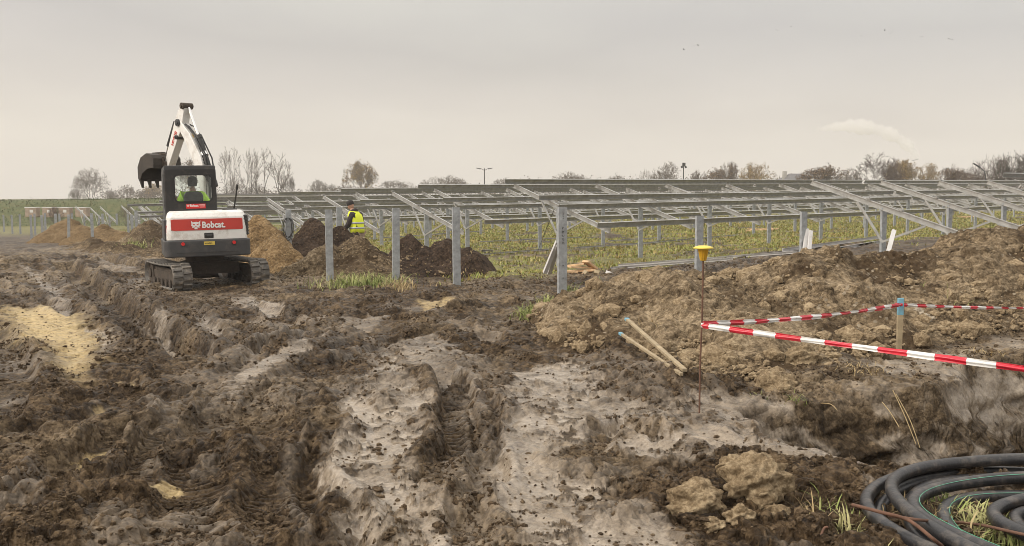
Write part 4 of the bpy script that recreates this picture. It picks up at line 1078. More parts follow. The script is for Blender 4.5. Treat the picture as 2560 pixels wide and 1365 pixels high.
# arm: pivot at boom tip, upper end towards the arm cylinder, lower end to the bucket
arm = boxbeam('dipper_arm', [(1.02, 4.14, .07), (1.14, 3.98, .12), (1.27, 3.72, .17), (1.48, 3.40, .14), (1.90, 2.72, .085)], .095, [M_WHITE])
text_mesh('arm_lettering', 'Bobcat', .15, M_RED, arm, MBm @ Matrix.Translation((-.098, 1.36, 3.56)) @ Matrix(((0, 0, -1, 0), (.5, -.866, 0, 0), (-.866, -.5, 0, 0), (0, 0, 0, 1))) @ Matrix.Translation((0, -.05, 0)), sx=.9, offset=.003)
for (y, z, r_) in ((1.02, 4.14, .075), (1.25, 3.76, .085), (1.90, 2.72, .07), (1.33, 3.42, .05)):
    g = MB(); g.cyl((-.14, y, z), (.14, y, z), r_, n=20); g.cyl((-.165, y, z), (.165, y, z), r_ * .5, n=12); bpart(g, 'pivot_pin', [M_CHAR] if z < 4.1 else [M_MUDSTEEL], arm)
# arm cylinder (right edge in the photo)
MBm = MB00
g = MB(); g.cyl((.03, -.16, 2.30), (.03, .33, 3.38), .075, n=20); g.cyl((.03, -.20, 2.22), (.03, -.16, 2.34), .09, n=20); g.cyl((.03, .31, 3.34), (.03, .35, 3.42), .085, n=20); cy_ = bpart(g, 'arm_cylinder', [M_BLACK])
g = MB(); g.cyl((.03, .33, 3.38), (.03, .72, 4.14), .036, n=14); bpart(g, 'piston_rod', [M_CHROME], cy_)
# boom cylinder in front
g = MB(); g.cyl((0, .42, .85), (0, .62, 1.75), .075, n=18); cb = bpart(g, 'boom_cylinder', [M_BLACK]); g = MB(); g.cyl((0, .62, 1.75), (0, .60, 2.55), .035, n=12); bpart(g, 'piston_rod', [M_CHROME], cb)
MBm = MB00 @ Matrix.Translation((0, -.28, 0))
# bucket cylinder along the arm front
g = MB(); g.cyl((0, 1.52, 3.80), (0, 1.88, 3.24), .055, n=16); cb = bpart(g, 'bucket_cylinder', [M_BLACK]); g = MB(); g.cyl((0, 1.88, 3.24), (0, 2.02, 3.0), .028, n=12); bpart(g, 'piston_rod', [M_CHROME], cb)
g = MB(); g.box((0, 0, 0), (.24, .05, .36), 0, Matrix.Translation((0, 1.99, 2.94)) @ Matrix.Rotation(R(-35), 4, 'X')); g.cyl((-.15, 2.04, 3.04), (.15, 2.04, 3.04), .045, n=14); g.box((0, 1.93, 2.80), (.30, .18, .14)); bpart(g, 'bucket_linkage', [M_MUDSTEEL], bevel=.01)
# hoses
MBm = MB00 @ Matrix.Translation((0, -.16, .04))
g = MB()
for sx in (-.06, -.01, .12):
    g.tube([(sx, .02, 2.3), (sx, .14, 2.85), (sx, .50, 3.35), (sx, .82, 3.62), (sx * .8, 1.02, 3.70), (sx, 1.12, 3.9), (sx, 1.3, 3.78), (sx, 1.5, 3.5)], .017, 6)
bpart(g, 'hydraulic_hoses', [M_WIRE])
MBm = MB00
for i, t in enumerate((.25, .62)):
    g = MB(); y, z = -.16 + .49 * t, 2.30 + 1.08 * t; g.cyl((.03, y - .02, z - .03), (.03, y + .03, z + .05), .085, n=16); g.box((.11, y, z), (.07, .05, .03)); bpart(g, 'hose_clamp', [M_CHROME], cy_)
MBm0 = MBm; MBm = MB00 @ Matrix.Translation((-.04, -.30 + 1.95 * .15, .36 + 2.7 * .2)) @ Matrix.Diagonal((.98, .85, .80, 1))
# bucket: profile in (y,z), opening downwards, far lip with teeth
def arcp(P, n=5):
    return P
bk = [(1.95, 2.25), (1.93, 2.55), (2.02, 2.66), (2.30, 2.72), (2.62, 2.60), (2.80, 2.32), (2.80, 1.98), (2.74, 1.88)]
g = MB(); th = .028; bw = .36; inn = []
cyy, czz = 2.35, 2.2
for y, z in bk: l = math.hypot(y - cyy, z - czz); inn.append((y - (y - cyy) / l * th, z - (z - czz) / l * th))
ring = bk + inn[::-1]; g.prism(ring, -bw, bw, 'x')
side = [(1.95, 2.25), (1.93, 2.55), (2.02, 2.66), (2.30, 2.72), (2.62, 2.60), (2.80, 2.32), (2.80, 1.98), (2.74, 1.88), (2.55, 2.12), (2.3, 2.24), (2.1, 2.27)]
for sx in (-1, 1): g.prism(side, sx * bw - .012, sx * bw + .016, 'x')
g.box((0, 2.36, 2.735), (.12, .5, .05)); g.box((0, 1.925, 2.40), (.74, .02, .10))
bu = bpart(g, 'bucket', [M_BUCKET], bevel=.006)
for i in range(4):
    x = -.31 + .207 * i; g = MB(); g._add([(x - .05, 2.79, 1.95), (x + .05, 2.79, 1.95), (x + .05, 2.70, 1.93), (x - .05, 2.70, 1.93), (x - .028, 2.70, 1.68), (x + .028, 2.70, 1.68), (x + .028, 2.675, 1.68), (x - .028, 2.675, 1.68)],
        [(0, 1, 5, 4), (1, 2, 6, 5), (2, 3, 7, 6), (3, 0, 4, 7), (4, 5, 6, 7), (0, 3, 2, 1)]); bpart(g, 'tooth', [M_BUCKET], bu, bevel=.006)
for s in (-1, 1): g = MB(); g.cyl((s * .12, 1.92, 2.33), (s * .12, 1.90, 2.60), .03, n=10); bpart(g, 'side_pin', [M_MUDSTEEL], bu)
MBm = MBm0

# ------------------------------------------------------------------ people
def skin_mesh(name, joints, bones, mat, M=None, sub=2, parent=None):
    names = list(joints); me = bpy.data.meshes.new(name)
    me.from_pydata([joints[k][:3] for k in names], [(names.index(a), names.index(b)) for a, b in bones], [])
    o = bpy.data.objects.new(name, me); C.objects.link(o)
    m = o.modifiers.new('s', 'SKIN'); s2 = o.modifiers.new('u', 'SUBSURF'); s2.levels = sub; s2.render_levels = sub
    sv = me.skin_vertices[0].data if me.skin_vertices else None
    if sv is None:
        bpy.context.view_layer.objects.active = o; bpy.ops.mesh.customdata_skin_add(); sv = me.skin_vertices[0].data
    for i, k in enumerate(names):
        r_ = joints[k][3]; sv[i].radius = (r_[0], r_[1]) if isinstance(r_, tuple) else (r_, r_); sv[i].use_root = (i == 0)
    bpy.context.view_layer.update()
    n = bpy.data.meshes.new_from_object(o.evaluated_get(bpy.context.evaluated_depsgraph_get()))
    bpy.data.objects.remove(o)
    n.materials.clear(); n.materials.append(mat); n.polygons.foreach_set('use_smooth', np.full(len(n.polygons), True))
    if M is not None: n.transform(M)
    return link(name, n, parent)
def hand(J, B, wrist, tag_, dirv, side, curl=.5, s=1.0):
    """adds a palm, four fingers and a thumb growing from wrist; dirv: pointing direction, side: thumb side direction"""
    w = Vector(J[wrist][:3]); d = Vector(dirv).normalized(); sv = Vector(side).normalized(); sv = (sv - d * sv.dot(d)).normalized(); n = d.cross(sv)
    pm = w + d * .055 * s; J[tag_ + 'p'] = (*pm, (.034 * s, .018 * s)); B.append((wrist, tag_ + 'p'))
    for i, (off, ln) in enumerate(((.030, .075), (.010, .083), (-.011, .077), (-.030, .060))):
        p0 = pm + d * .035 * s + sv * off * s; prev = tag_ + 'p'
        for k in range(3):
            a = curl * (k + .5); dd = d * math.cos(a) + n * math.sin(a); p0 = p0 + dd * ln * s / 3 * (1.25 if k == 0 else .95)
            nm = f'{tag_}f{i}{k}'; J[nm] = (*p0, (.0095 - .001 * k) * s); B.append((prev, nm)); prev = nm
    p0 = w + d * .03 * s + sv * .03 * s; J[tag_ + 't0'] = (*p0, .012 * s); B.append((wrist, tag_ + 't0'))
    p0 = p0 + (d * .7 + sv * .6) * .035 * s; J[tag_ + 't1'] = (*p0, .0105 * s); B.append((tag_ + 't0', tag_ + 't1'))
    p0 = p0 + (d * .9 + n * .3) * .028 * s; J[tag_ + 't2'] = (*p0, .009 * s); B.append((tag_ + 't1', tag_ + 't2'))
def head_mesh(name, M, parent, face=(0, 1), hat=None):
    """head about origin, looking along +y, 0.235 tall"""
    bm = bmesh.new(); bmesh.ops.create_uvsphere(bm, u_segments=32, v_segments=24, radius=1)
    for v in bm.verts:
        x, y, z = v.co; jaw = sst(.2, -1, z) if False else max(0, -z)
        X = x * .077 * (1 - .32 * jaw); Y = y * .098 * (1 - .12 * jaw) + .012 * jaw; Z = z * .118
        if y > 0:
            nose = math.exp(-((x / .16) ** 2)) * math.exp(-(((z + .12) / .22) ** 2)); Y += .026 * nose
            for s in (-1, 1): Y -= .012 * math.exp(-(((x - s * .38) / .16) ** 2 + ((z - .05) / .12) ** 2))
            Y += .006 * math.exp(-((x / .3) ** 2 + ((z + .48) / .07) ** 2)) - .005 * math.exp(-((x / .3) ** 2 + ((z + .55) / .03) ** 2)) + .008 * math.exp(-((x / .25) ** 2 + ((z + .85) / .12) ** 2))
        for s in (-1, 1):
            e = math.exp(-(((z + .05) / .2) ** 2 + ((y + .05) / .14) ** 2)) * (1 if x * s > .8 else 0); X += s * .016 * e
        v.co = (X, Y, Z)
    return bm
# worker standing between the heaps, turned to the left, seen from behind
wp = atY(893, 600, 27.6)
WG = base1(wp.x, 27.6) 
wk = thing('person', 'person in yellow hi-vis vest, dark jacket and dark cap walking left behind a dark heap', 'person', (wp.x, 27.6, WG), 0)
wk.scale = (1.05, 1.05, 1.05); HT = 1.80
MW = Matrix.Rotation(R(62), 4, 'Z')   # faces +y locally, turned to the left
J = {'pelvis': (0, 0, .96, (.155, .11)), 'waist': (0, .0, 1.10, (.145, .10)), 'chest': (0, .06, 1.32, (.165, .115)), 'neck0': (0, .11, 1.48, (.10, .08)), 'neck': (0, .155, 1.555, .055), 'hd': (0, .20, 1.61, .06),
     'hl': (-.09, 0, .88, .09), 'kl': (-.11, .16, .50, .062), 'al': (-.11, .02, .10, .042), 'tl': (-.11, .20, .04, .038), 'hr': (.09, 0, .88, .09), 'kr': (.11, .03, .48, .062), 'ar': (.11, -.20, .12, .042), 'tr': (.11, -.04, .05, .038),
     'sl': (-.19, .03, 1.43, .065), 'el': (-.26, .10, 1.15, .048), 'wl': (-.26, .30, .98, .03), 'sr': (.19, .03, 1.43, .065), 'er': (.27, .02, 1.14, .048), 'wr': (.27, .14, .90, .03)}
Bn = [('pelvis', 'waist'), ('waist', 'chest'), ('chest', 'neck0'), ('neck0', 'neck'), ('neck', 'hd'), ('pelvis', 'hl'), ('hl', 'kl'), ('kl', 'al'), ('al', 'tl'), ('pelvis', 'hr'), ('hr', 'kr'), ('kr', 'ar'), ('ar', 'tr'), ('chest', 'sl'), ('sl', 'el'), ('el', 'wl'), ('chest', 'sr'), ('sr', 'er'), ('er', 'wr')]
def sk(jn, extra): return {k: (J[k][0], J[k][1], J[k][2], tuple(q + extra for q in J[k][3]) if isinstance(J[k][3], tuple) else J[k][3] + extra) for k in jn}
Jb = dict(J); Bb = list(Bn)
hand(Jb, Bb, 'wl', 'L', (0, .6, -.8), (0, .8, .6), .45); hand(Jb, Bb, 'wr', 'R', (0, .35, -.93), (0, .9, .35), .45)
body = skin_mesh('body', Jb, Bb, M_SKIN, MW, 2, wk)
bm = head_mesh('head', None, None); MH = MW @ Matrix.Translation((0, .21, 1.675)) @ Matrix.Rotation(R(-28), 4, 'X') 
hm = bpy.data.meshes.new('h'); bm.to_mesh(hm); bm.free(); hm.transform(MH)
bmj = bmesh.new(); bmj.from_mesh(body.data); bmj.from_mesh(hm); bmj.to_mesh(body.data); bmj.free(); body.data.polygons.foreach_set('use_smooth', np.full(len(body.data.polygons), True))
skin_mesh('trousers', sk(['pelvis', 'hl', 'kl', 'al', 'hr', 'kr', 'ar'], .022), [('pelvis', 'hl'), ('hl', 'kl'), ('kl', 'al'), ('pelvis', 'hr'), ('hr', 'kr'), ('kr', 'ar')], M_TROU, MW, 2, wk)
jk = sk(['pelvis', 'waist', 'chest', 'neck0', 'sl', 'el', 'wl', 'sr', 'er', 'wr'], .026); jk['hem'] = (0, -.01, .86, (.18, .135))
skin_mesh('jacket', jk, [('pelvis', 'hem'), ('pelvis', 'waist'), ('waist', 'chest'), ('chest', 'neck0'), ('chest', 'sl'), ('sl', 'el'), ('el', 'wl'), ('chest', 'sr'), ('sr', 'er'), ('er', 'wr')], M_CLOTH, MW, 2, wk)
def torso_shell(name, levels, mat, M, parent, n=28, th=0):
    g = MB(); vs = []
    for (cx, cy, z, rx, ry) in levels:
        for i in range(n): a = 2 * PI * i / n; vs.append((cx + rx * math.copysign(abs(math.cos(a)) ** .8, math.cos(a)), cy + ry * math.copysign(abs(math.sin(a)) ** .8, math.sin(a)), z))
    k = len(levels)
    g._add(vs, [(i * n + j, i * n + (j + 1) % n, (i + 1) * n + (j + 1) % n, (i + 1) * n + j) for i in range(k - 1) for j in range(n)], 0, True)
    me = g.mesh(name, [mat]); me.transform(M); o = link(name, me, parent)
    s = o.modifiers.new('t', 'SOLIDIFY'); s.thickness = .008; s.offset = 1; return o
vest = torso_shell('vest', [(0, -.005, .93, .215, .165), (0, .0, 1.05, .205, .160), (0, .02, 1.2, .215, .165), (0, .05, 1.33, .225, .165), (0, .075, 1.42, .215, .155), (0, .10, 1.49, .15, .125), (0, .12, 1.53, .10, .10)], M_HIVIS2, MW, wk)
for z in (1.06, 1.20):
    b_ = torso_shell('reflective_band', [(0, .003 + (z - 1.05) * .12, z - .025, .217, .172), (0, .006 + (z - 1.05) * .12, z + .025, .220, .174)], M_REFL, MW, vest)
g = MB(); g.lathe([(.095, -.01), (.104, .03), (.102, .07), (.085, .11), (.045, .135), (.0, .14)], n=24); me = g.mesh('cap', [M_HAIR]); me.transform(MH @ Matrix.Translation((0, -.01, .02)) @ Matrix.Rotation(R(8), 4, 'X')); link('cap', me, wk)
g = MB(); g.lathe([(.115, -.06), (.125, -.02), (.105, .02), (.09, .03)], n=20); me = g.mesh('hood', [M_CLOTH]); me.transform(MW @ Matrix.Translation((0, .11, 1.54)) @ Matrix.Rotation(R(-25), 4, 'X')); link('hood', me, wk)
for a_, t_ in (('al', 'tl'), ('ar', 'tr')):
    ax_, ay_, az_ = J[a_][:3]; tx_, ty_, tz_ = J[t_][:3]
    skin_mesh('boot', {'a': (ax_, ay_, az_ + .12, .062), 'b': (ax_, ay_ - .02, az_ - .03, .06), 'c': (tx_, ty_, tz_, .05), 'd': (tx_, ty_ + .06, tz_ - .0, .042)}, [('a', 'b'), ('b', 'c'), ('c', 'd')], M_CLOTH, MW, 2, wk)
# driver seated in the cab
dv = thing('person', 'person in lime hi-vis jacket and dark knit cap sitting in the excavator cab', 'person', (PIV[0], PIV[1], -0.20), 0)
MD = MU @ Matrix.Translation((-.20, -.05, 1.42 - .50))
J = {'pelvis': (0, -.08, .58, (.16, .12)), 'waist': (0, -.10, .72, (.15, .11)), 'chest': (0, -.08, .92, (.175, .12)), 'neck0': (0, -.05, 1.08, (.11, .085)), 'neck': (0, -.04, 1.15, .055), 'hd': (0, -.03, 1.2, .06),
     'hl': (-.1, .0, .58, .09), 'kl': (-.16, .42, .60, .065), 'al': (-.16, .52, .18, .045), 'tl': (-.16, .68, .12, .04), 'hr': (.1, .0, .58, .09), 'kr': (.16, .42, .60, .065), 'ar': (.16, .52, .18, .045), 'tr': (.16, .68, .12, .04),
     'sl': (-.21, -.06, 1.02, .07), 'el': (-.33, .05, .78, .052), 'wl': (-.32, .30, .86, .032), 'sr': (.21, -.06, 1.02, .07), 'er': (.33, .05, .78, .052), 'wr': (.30, .30, .88, .032)}
Jb = dict(J); Bb = list(Bn)
hand(Jb, Bb, 'wl', 'L', (0, .9, .1), (1, 0, .3), .9); hand(Jb, Bb, 'wr', 'R', (0, .9, .1), (-1, 0, .3), .9)
body = skin_mesh('body', Jb, Bb, M_SKIN, MD, 2, dv)
bm = head_mesh('head', None, None); MH = MD @ Matrix.Translation((0, -.02, 1.30)); hm = bpy.data.meshes.new('h'); bm.to_mesh(hm); bm.free(); hm.transform(MH)
bmj = bmesh.new(); bmj.from_mesh(body.data); bmj.from_mesh(hm); bmj.to_mesh(body.data); bmj.free(); body.data.polygons.foreach_set('use_smooth', np.full(len(body.data.polygons), True))
skin_mesh('trousers', sk(['pelvis', 'hl', 'kl', 'al', 'hr', 'kr', 'ar'], .022), [('pelvis', 'hl'), ('hl', 'kl'), ('kl', 'al'), ('pelvis', 'hr'), ('hr', 'kr'), ('kr', 'ar')], M_CLOTH, MD, 2, dv)
skin_mesh('jacket', sk(['pelvis', 'waist', 'chest', 'neck0', 'sl', 'el', 'wl', 'sr', 'er', 'wr'], .034), [('pelvis', 'waist'), ('waist', 'chest'), ('chest', 'neck0'), ('chest', 'sl'), ('sl', 'el'), ('el', 'wl'), ('chest', 'sr'), ('sr', 'er'), ('er', 'wr')], M_HIVIS, MD, 2, dv)
g = MB(); g.lathe([(.088, -.085), (.099, -.03), (.104, .03), (.102, .07), (.085, .11), (.045, .135), (.0, .14)], n=24); me = g.mesh('cap', [M_HAIR]); me.transform(MH @ Matrix.Translation((0, -.005, .0))); link('cap', me, dv)
for a_, t_ in (('al', 'tl'), ('ar', 'tr')):
    ax_, ay_, az_ = J[a_][:3]; tx_, ty_, tz_ = J[t_][:3]
    skin_mesh('boot', {'a': (ax_, ay_, az_ + .12, .062), 'b': (ax_, ay_ - .02, az_ - .03, .06), 'c': (tx_, ty_, tz_, .05)}, [('a', 'b'), ('b', 'c')], M_CLOTH, MD, 2, dv)

# ------------------------------------------------------------------ steel posts
def post_mesh(h, w=.155, name='steel_post'):
    g = MB(); g.cbar((0, 0, -.25), (0, 0, h), up=(1, 0, 0), h=w, w=.07, t=.007, lip=.02)
    return g.mesh(name, [M_POST])
def ordn(i): return ['first', 'second', 'third', 'fourth', 'fifth', 'sixth', 'seventh', 'eighth', 'ninth', 'tenth', 'eleventh', 'twelfth', 'thirteenth', 'fourteenth', 'fifteenth'][i]
FENCEP = [ # px, py_top, py_base, Y, label
 (1405, 518, 752, 16.2, 'tallest and nearest steel post, with black scrawl, at the left end of the soil ridge'),
 (1142, 518, 700, 19.5, 'bare steel post standing in front of the dark wet heap with a small peak'),
 (990, 520, 701, 20.3, 'bare steel post between the pointed stony heap and the dark wet heap'),
 (825, 524, 703, 20.8, 'bare steel post at the left side of the pointed heap, grass at its foot'),
 (723, 524, 660, 25.5, 'steel post with a coil of black cable hung over its top'),
 (848, 518, 600, 27.5, 'steel post rising behind the pointed heap, left of the worker'),
 (343, 526, 610, 44, 'steel post left of the excavator cab with green grass at its foot'),
 (232, 533, 612, 47, 'thicker steel post standing alone between the ochre heaps'),
 (172, 536, 606, 50, 'leaning rusty looking post, its top dark, beside the ochre heap'),
 (141, 534, 598, 55, 'steel post in front of the farthest orange heap, right one of a close pair'),
 (107, 538, 600, 56, 'short steel post at the left foot of the orange heap'),
 (181, 533, 577, 66, 'steel post partly hidden behind the orange heap'),
 (114, 533, 575, 68, 'thin steel post in front of the wrapped crates, left of a pair'),
 (88, 534, 578, 70, 'thin steel post under the second wrapped crate'),
 (79, 537, 590, 62, 'steel post below the leftmost wrapped crate'),
 (51, 536, 577, 75, 'third steel post from the left edge of the photo'),
 (31, 537, 577, 80, 'second steel post from the left edge of the photo'),
 (10, 537, 573, 90, 'steel post nearest the left edge of the photo'),
 (149, 534, 552, 72, 'steel post right of the second crate, dark brush behind it'),
 (257, 534, 566, 60, 'steel post beside the ochre heap in front of the tilted bars'),
 (321, 536, 573, 58, 'steel post behind the brown heap, first of two left of the cab'),
 (331, 538, 567, 62, 'steel post behind the brown heap, second of two left of the cab'),
 (292, 534, 553, 70, 'short steel post among the tilted bars on the left'),
]
for px, pt, pb, Y, lab in FENCEP:
    b = atY(px, pb, Y); t = atY(px, pt, Y); h = t.z - b.z
    o = link('steel_post', post_mesh(h, .155 if Y < 40 else .14)); o.location = (b.x, Y, b.z)
    o.rotation_euler = (0, R(1.8) if px == 172 else R(random.Random(px).uniform(-.6, .6)), R(20))
    tag(o, lab, 'post', 'bare steel posts')
    if px == 1405:
        P0 = o
        g = MB()
        for k, (hx, hz) in enumerate([(0, h - .10 - .03 * q) for q in range(4)] + [(0, h - .42), (0, .62), (0, .40)]): g.cyl((.0, -.052, hz), (.0, -.030, hz), .006 if k < 4 else .008, n=8)
        q = g.build('bolt_holes', [M_WIRE], P0)
        g = MB(); rnd = random.Random(4)
        for k in range(5):
            z0 = h - .36 - .065 * k; pts = [(.022 * math.cos(a * 1.1 + k) + rnd.uniform(-.006, .006), -.0375, z0 + .02 * math.sin(a * (1.5 + .2 * k))) for a in np.linspace(0, 4.6, 12)]
            g.tube(pts, .0028, 5)
        g.build('marker_scrawl', [M_WIRE], P0)
# black cable coil on its post
b = atY(721, 575, 25.38); g = MB(); rnd = random.Random(2)
cl = thing('cable_coil', 'coil of thin black cable hanging over the top of a steel post beside the excavator', 'cable coil', (b.x, b.y, b.z))
for k in range(7):
    rx, rz, ox = rnd.uniform(.09, .15), rnd.uniform(.24, .31), rnd.uniform(-.03, .03)
    oy = -.06 + .012 * k
    me_ = MB(); me_.tube([(ox + rx * math.sin(a) + .01 * math.sin(3 * a + k), oy + .02 * math.cos(a), .0 + rz * math.cos(a) + (.33 - rz)) for a in np.linspace(0, 2 * PI, 26)], .0055, 6)
    me_.build('cable_loop', [M_WIRE], cl)
g = MB(); g.tube([(.05, -.06, -.15), (.10, -.05, -.28), (.13, -.06, -.42), (.10, -.05, -.56)], .006, 6); g.build('cable_end', [M_WIRE], cl)

# ------------------------------------------------------------------ mounting tables
SL = .0095; SP = 3.9; YH, YL = 2.06, -2.17; TN = .325
PY = (2.0, .40, -.45, -2.08)
RZ = math.atan2(Dy, Dx)
_pm = {}
def shared(key, fn):
    if key not in _pm: _pm[key] = fn()
    return _pm[key]
def raf():
    g = MB(); a = math.atan(TN); u = (0, -math.sin(a), math.cos(a))
    g.cbar((0, YL, YL * TN), (0, YH, YH * TN), up=u, h=.14, w=.06, t=.008, lip=.018, flip=-1); return g.mesh('rafter', [M_GALV])
def brc(yend):
    def f():
        g = MB(); g.cbar((0, 0, -.86), (0, yend, yend * TN - .08), up=(1, 0, 0), h=.045, w=.055, t=.006, lip=.0); return g.mesh('brace', [M_GALV])
    return f
def purl(L, key):
    def f():
        g = MB(); a = math.atan(TN); u = (0, -math.sin(a), math.cos(a))
        g.cbar((0, 0, 0), (L, 0, 0), up=u, h=.165, w=.06, t=.007, lip=.02); return g.mesh('purlin', [M_GALV])
    return f
def clampm():
    g = MB(); a = math.atan(TN)
    for y in PY:
        g.box((0, y, y * TN + .095), (.10, .10, .03)); g.cyl((.0, y, y * TN + .09), (0, y, y * TN + .14), .016, n=8); g.box((.045, y, y * TN + .05), (.012, .09, .12))
    return g.mesh('rafter_clamps', [M_GALV])
def bay(parent, x, posth, simple_=False, clamps=False):
    o = link('post', shared(('p', round(posth, 1)), lambda: post_mesh(round(posth, 1) - .25 + .25, .155, 'post')), parent); o.location = (x, .05, -round(posth, 1)); o.rotation_euler = (0, 0, R(-18))
    o = link('rafter', shared('r', raf), parent); o.location = (x - .09, 0, 0)
    for k, y in enumerate((.69, -1.09)):
        o = link('brace', shared(('b', k), brc(y)), parent); o.location = (x - .13 + .0 * k, 0, 0)
    if clamps:
        o = link('rafter_clamps', shared('c', clampm), parent); o.location = (x - .09, 0, 0); o['kind'] = 'stuff'
def place(o, X, Y, Z): o.location = (X, Y, Z); o.rotation_euler = (0, -math.atan(SL), RZ)
# row A frames without purlins
A0 = (0.86, 16.2, 1.39)
lab_row = {}
Apx = {3: 'first bare tilted frame right of the tall marker rod, beside a leaning white bar', 4: 'second bare tilted frame in the front row on the right', 5: 'third bare tilted frame in the front row, its low end over the ridge', 6: 'fourth bare tilted frame in the front row, near the right edge'}
for n_ in range(1, 3):
    t = n_ * 3.87; X, Y = A0[0] + Dx * t, A0[1] + Dy * t; zc = A0[2] + SL * t; zg = base1(X, Y)
    o = link('steel_post', post_mesh(zc - .02 - zg)); o.location = (X, Y, zg); o.rotation_euler = (0, 0, RZ - R(18))
    tag(o, ['wide bare steel post right behind the yellow capped rod', 'bare steel post on the ridge with two white bars leaning on it'][n_ - 1], 'post', 'bare steel posts')
for n_ in range(3, 7):
    t = n_ * 3.87; X, Y = A0[0] + Dx * t, A0[1] + Dy * t; zc = A0[2] + SL * t; zg = base1(X, Y)
    r = thing('tilted_rack', Apx[n_], 'steel rack', (0, 0, 0), 0, 'bare tilted steel frames'); place(r, X, Y, zc); bay(r, 0, zc - zg + .1, clamps=True)
# bare frames left in row C and D/E
def bare_frame(px, py_top, Yp, lab):
    """px,py_top of the rafter upper end at depth Yp + 1.53"""
    p = atY(px, py_top, Yp + 1.5); X, Y = p.x - Nx * 2.06, p.y - Ny * 2.06; zc = p.z - 2.06 * TN - .07
    r = thing('tilted_rack', lab, 'steel rack', (0, 0, 0), 0, 'bare tilted steel frames'); place(r, X, Y, zc); bay(r, 0, max(1.3, zc - base1(X, Y) + .1), clamps=True)
bare_frame(985, 478, 34.0, 'bare tilted steel frame behind the worker, largest of the left frames')
bare_frame(811, 487, 38.5, 'bare tilted steel frame left of the worker, rising behind the dark heap')
bare_frame(672, 493, 41.5, 'bare tilted steel frame rising behind the tan heap and cable coil')
bare_frame(672, 507, 55, 'smaller bare tilted frame just below the one behind the tan heap')
for px, py, Y, s in ((192, 515, 88, 'leftmost small tilted frame, in front of the fourth crate'), (228, 518, 88, 'second small tilted frame from the left, below the green bank'), (253, 516, 84, 'third small tilted frame from the left'),
                     (306, 513, 82, 'fourth small tilted frame from the left'), (328, 516, 90, 'fifth small tilted frame from the left, partly behind others'), (352, 512, 78, 'sixth small tilted frame from the left'), (366, 514, 80, 'seventh small tilted frame, right beside the sixth')):
    bare_frame(px, py, Y, s)
# tables with purlins
ROWS = [('B', (1.50, 29.4), 1.47, -.5, 56, 'nearest'), ('C', (-3.13, 35.4), 1.36, 1.0, 62, 'second'), ('D', (-8.48, 41.3), 1.25, 2.4, 72, 'third'), ('E', (-13.8, 47.3), 1.10, 3.4, 80, 'fourth'),
        ('F', (-19.2, 53.2), .82, 3.5, 88, 'fifth'), ('G', (-24.5, 59.1), .60, 3.2, 96, 'sixth'), ('H', (-29.9, 65.1), .28, 4.0, 104, 'seventh'), ('I', (-33.5, 72.4), .15, 10, 112, 'eighth'), ('J', (-38.2, 79.4), .10, 18, 120, 'ninth'), ('K', (-43, 87), .1, 26, 128, 'tenth')]
hm_ = MB()
ntab = 0
for ri, (rk, (ox, oy), zc0, t0, t1, rn) in enumerate(ROWS):
    t = t0; ti = 0
    while t < t1:
        nb = 6; L = SP * nb - .12
        X, Y = ox + Dx * t, oy + Dy * t
        if X / Y > .62: break
        zc = zc0 + SL * t
        r = thing('mounting_table', '', 'mounting table', (0, 0, 0), 0, 'steel mounting tables awaiting panels')
        place(r, X, Y, zc); 
        r['label'] = f'steel table without panels, {ordn(ti)} from the left in the {rn} long row'
        if rk == 'B' and ti == 0: r['label'] = 'nearest long steel table, its four rails ending beside the tallest post'
        # align bays to the row's post line
        xo = (math.ceil((t - .2) / SP) * SP - t) if rk == 'B' else .9
        xo = max(.5, xo)
        far = Y > 62
        if not far:
            for k in range(nb):
                x = xo + k * SP
                zg = base1(X + Dx * x, Y + Dy * x); bay(r, x, min(2.3, max(1.5, zc + SL * x - zg + .12)))
            for y in PY:
                o = link('purlin', shared(('u', L), purl(L, 0)), r); o.location = (0, y, y * TN + .155)
        else:
            def farm():
                g = MB()
                for y in PY:
                    a = math.atan(TN); u = Vector((0, -math.sin(a), math.cos(a)))
                    g.cbar((0, y, y * TN + .155), (L, y, y * TN + .155), up=u, h=.165, w=.06, t=.007, lip=.0)
                return g.mesh('purlins', [M_GALV])
            for k in range(nb):
                x = xo + k * SP
                zg = base1(X + Dx * x, Y + Dy * x); ph = min(2.3, max(1.5, zc + SL * x - zg + .12))
                o = link('post', shared(('p', round(ph, 1)), lambda: post_mesh(round(ph, 1), .155, 'post')), r); o.location = (x, .05, -round(ph, 1))
                o = link('rafter', shared('r', raf), r); o.location = (x - .09, 0, 0)
            for y in PY:
                o = link('purlin', shared(('u', L), purl(L, 0)), r); o.location = (0, y, y * TN + .155)
        ntab += 1; t += SP * nb + .12; ti += 1
# first table of row A at the right edge
t = 24.4; X, Y = A0[0] + Dx * t, A0[1] + Dy * t
r = thing('mounting_table', 'steel table at the far right edge, its top rail highest against the dark bushes', 'mounting table', (0, 0, 0), 0, 'steel mounting tables awaiting panels'); place(r, X, Y, A0[2] + SL * t + .12)
for k in range(4): bay(r, 2.7 + k * SP, 1.75)
for y in PY: o = link('purlin', shared(('u', 15.5), purl(15.5, 0)), r); o.location = (0, y, y * TN + .155)
print('tables', ntab)
# thin diagonal wire behind the nearest post
g = MB(); a_, b_ = atY(1386, 522, 17.2), gp(1330, 672); b_.z = surf(b_.x, b_.y); g.tube([a_, a_.lerp(b_, .5) + Vector((-.03, 0, -.05)), b_], .006, 6)
tag(g.build('wire', [M_WIRE]), 'thin dark wire slanting from the top of the tallest post to the ground', 'wire')

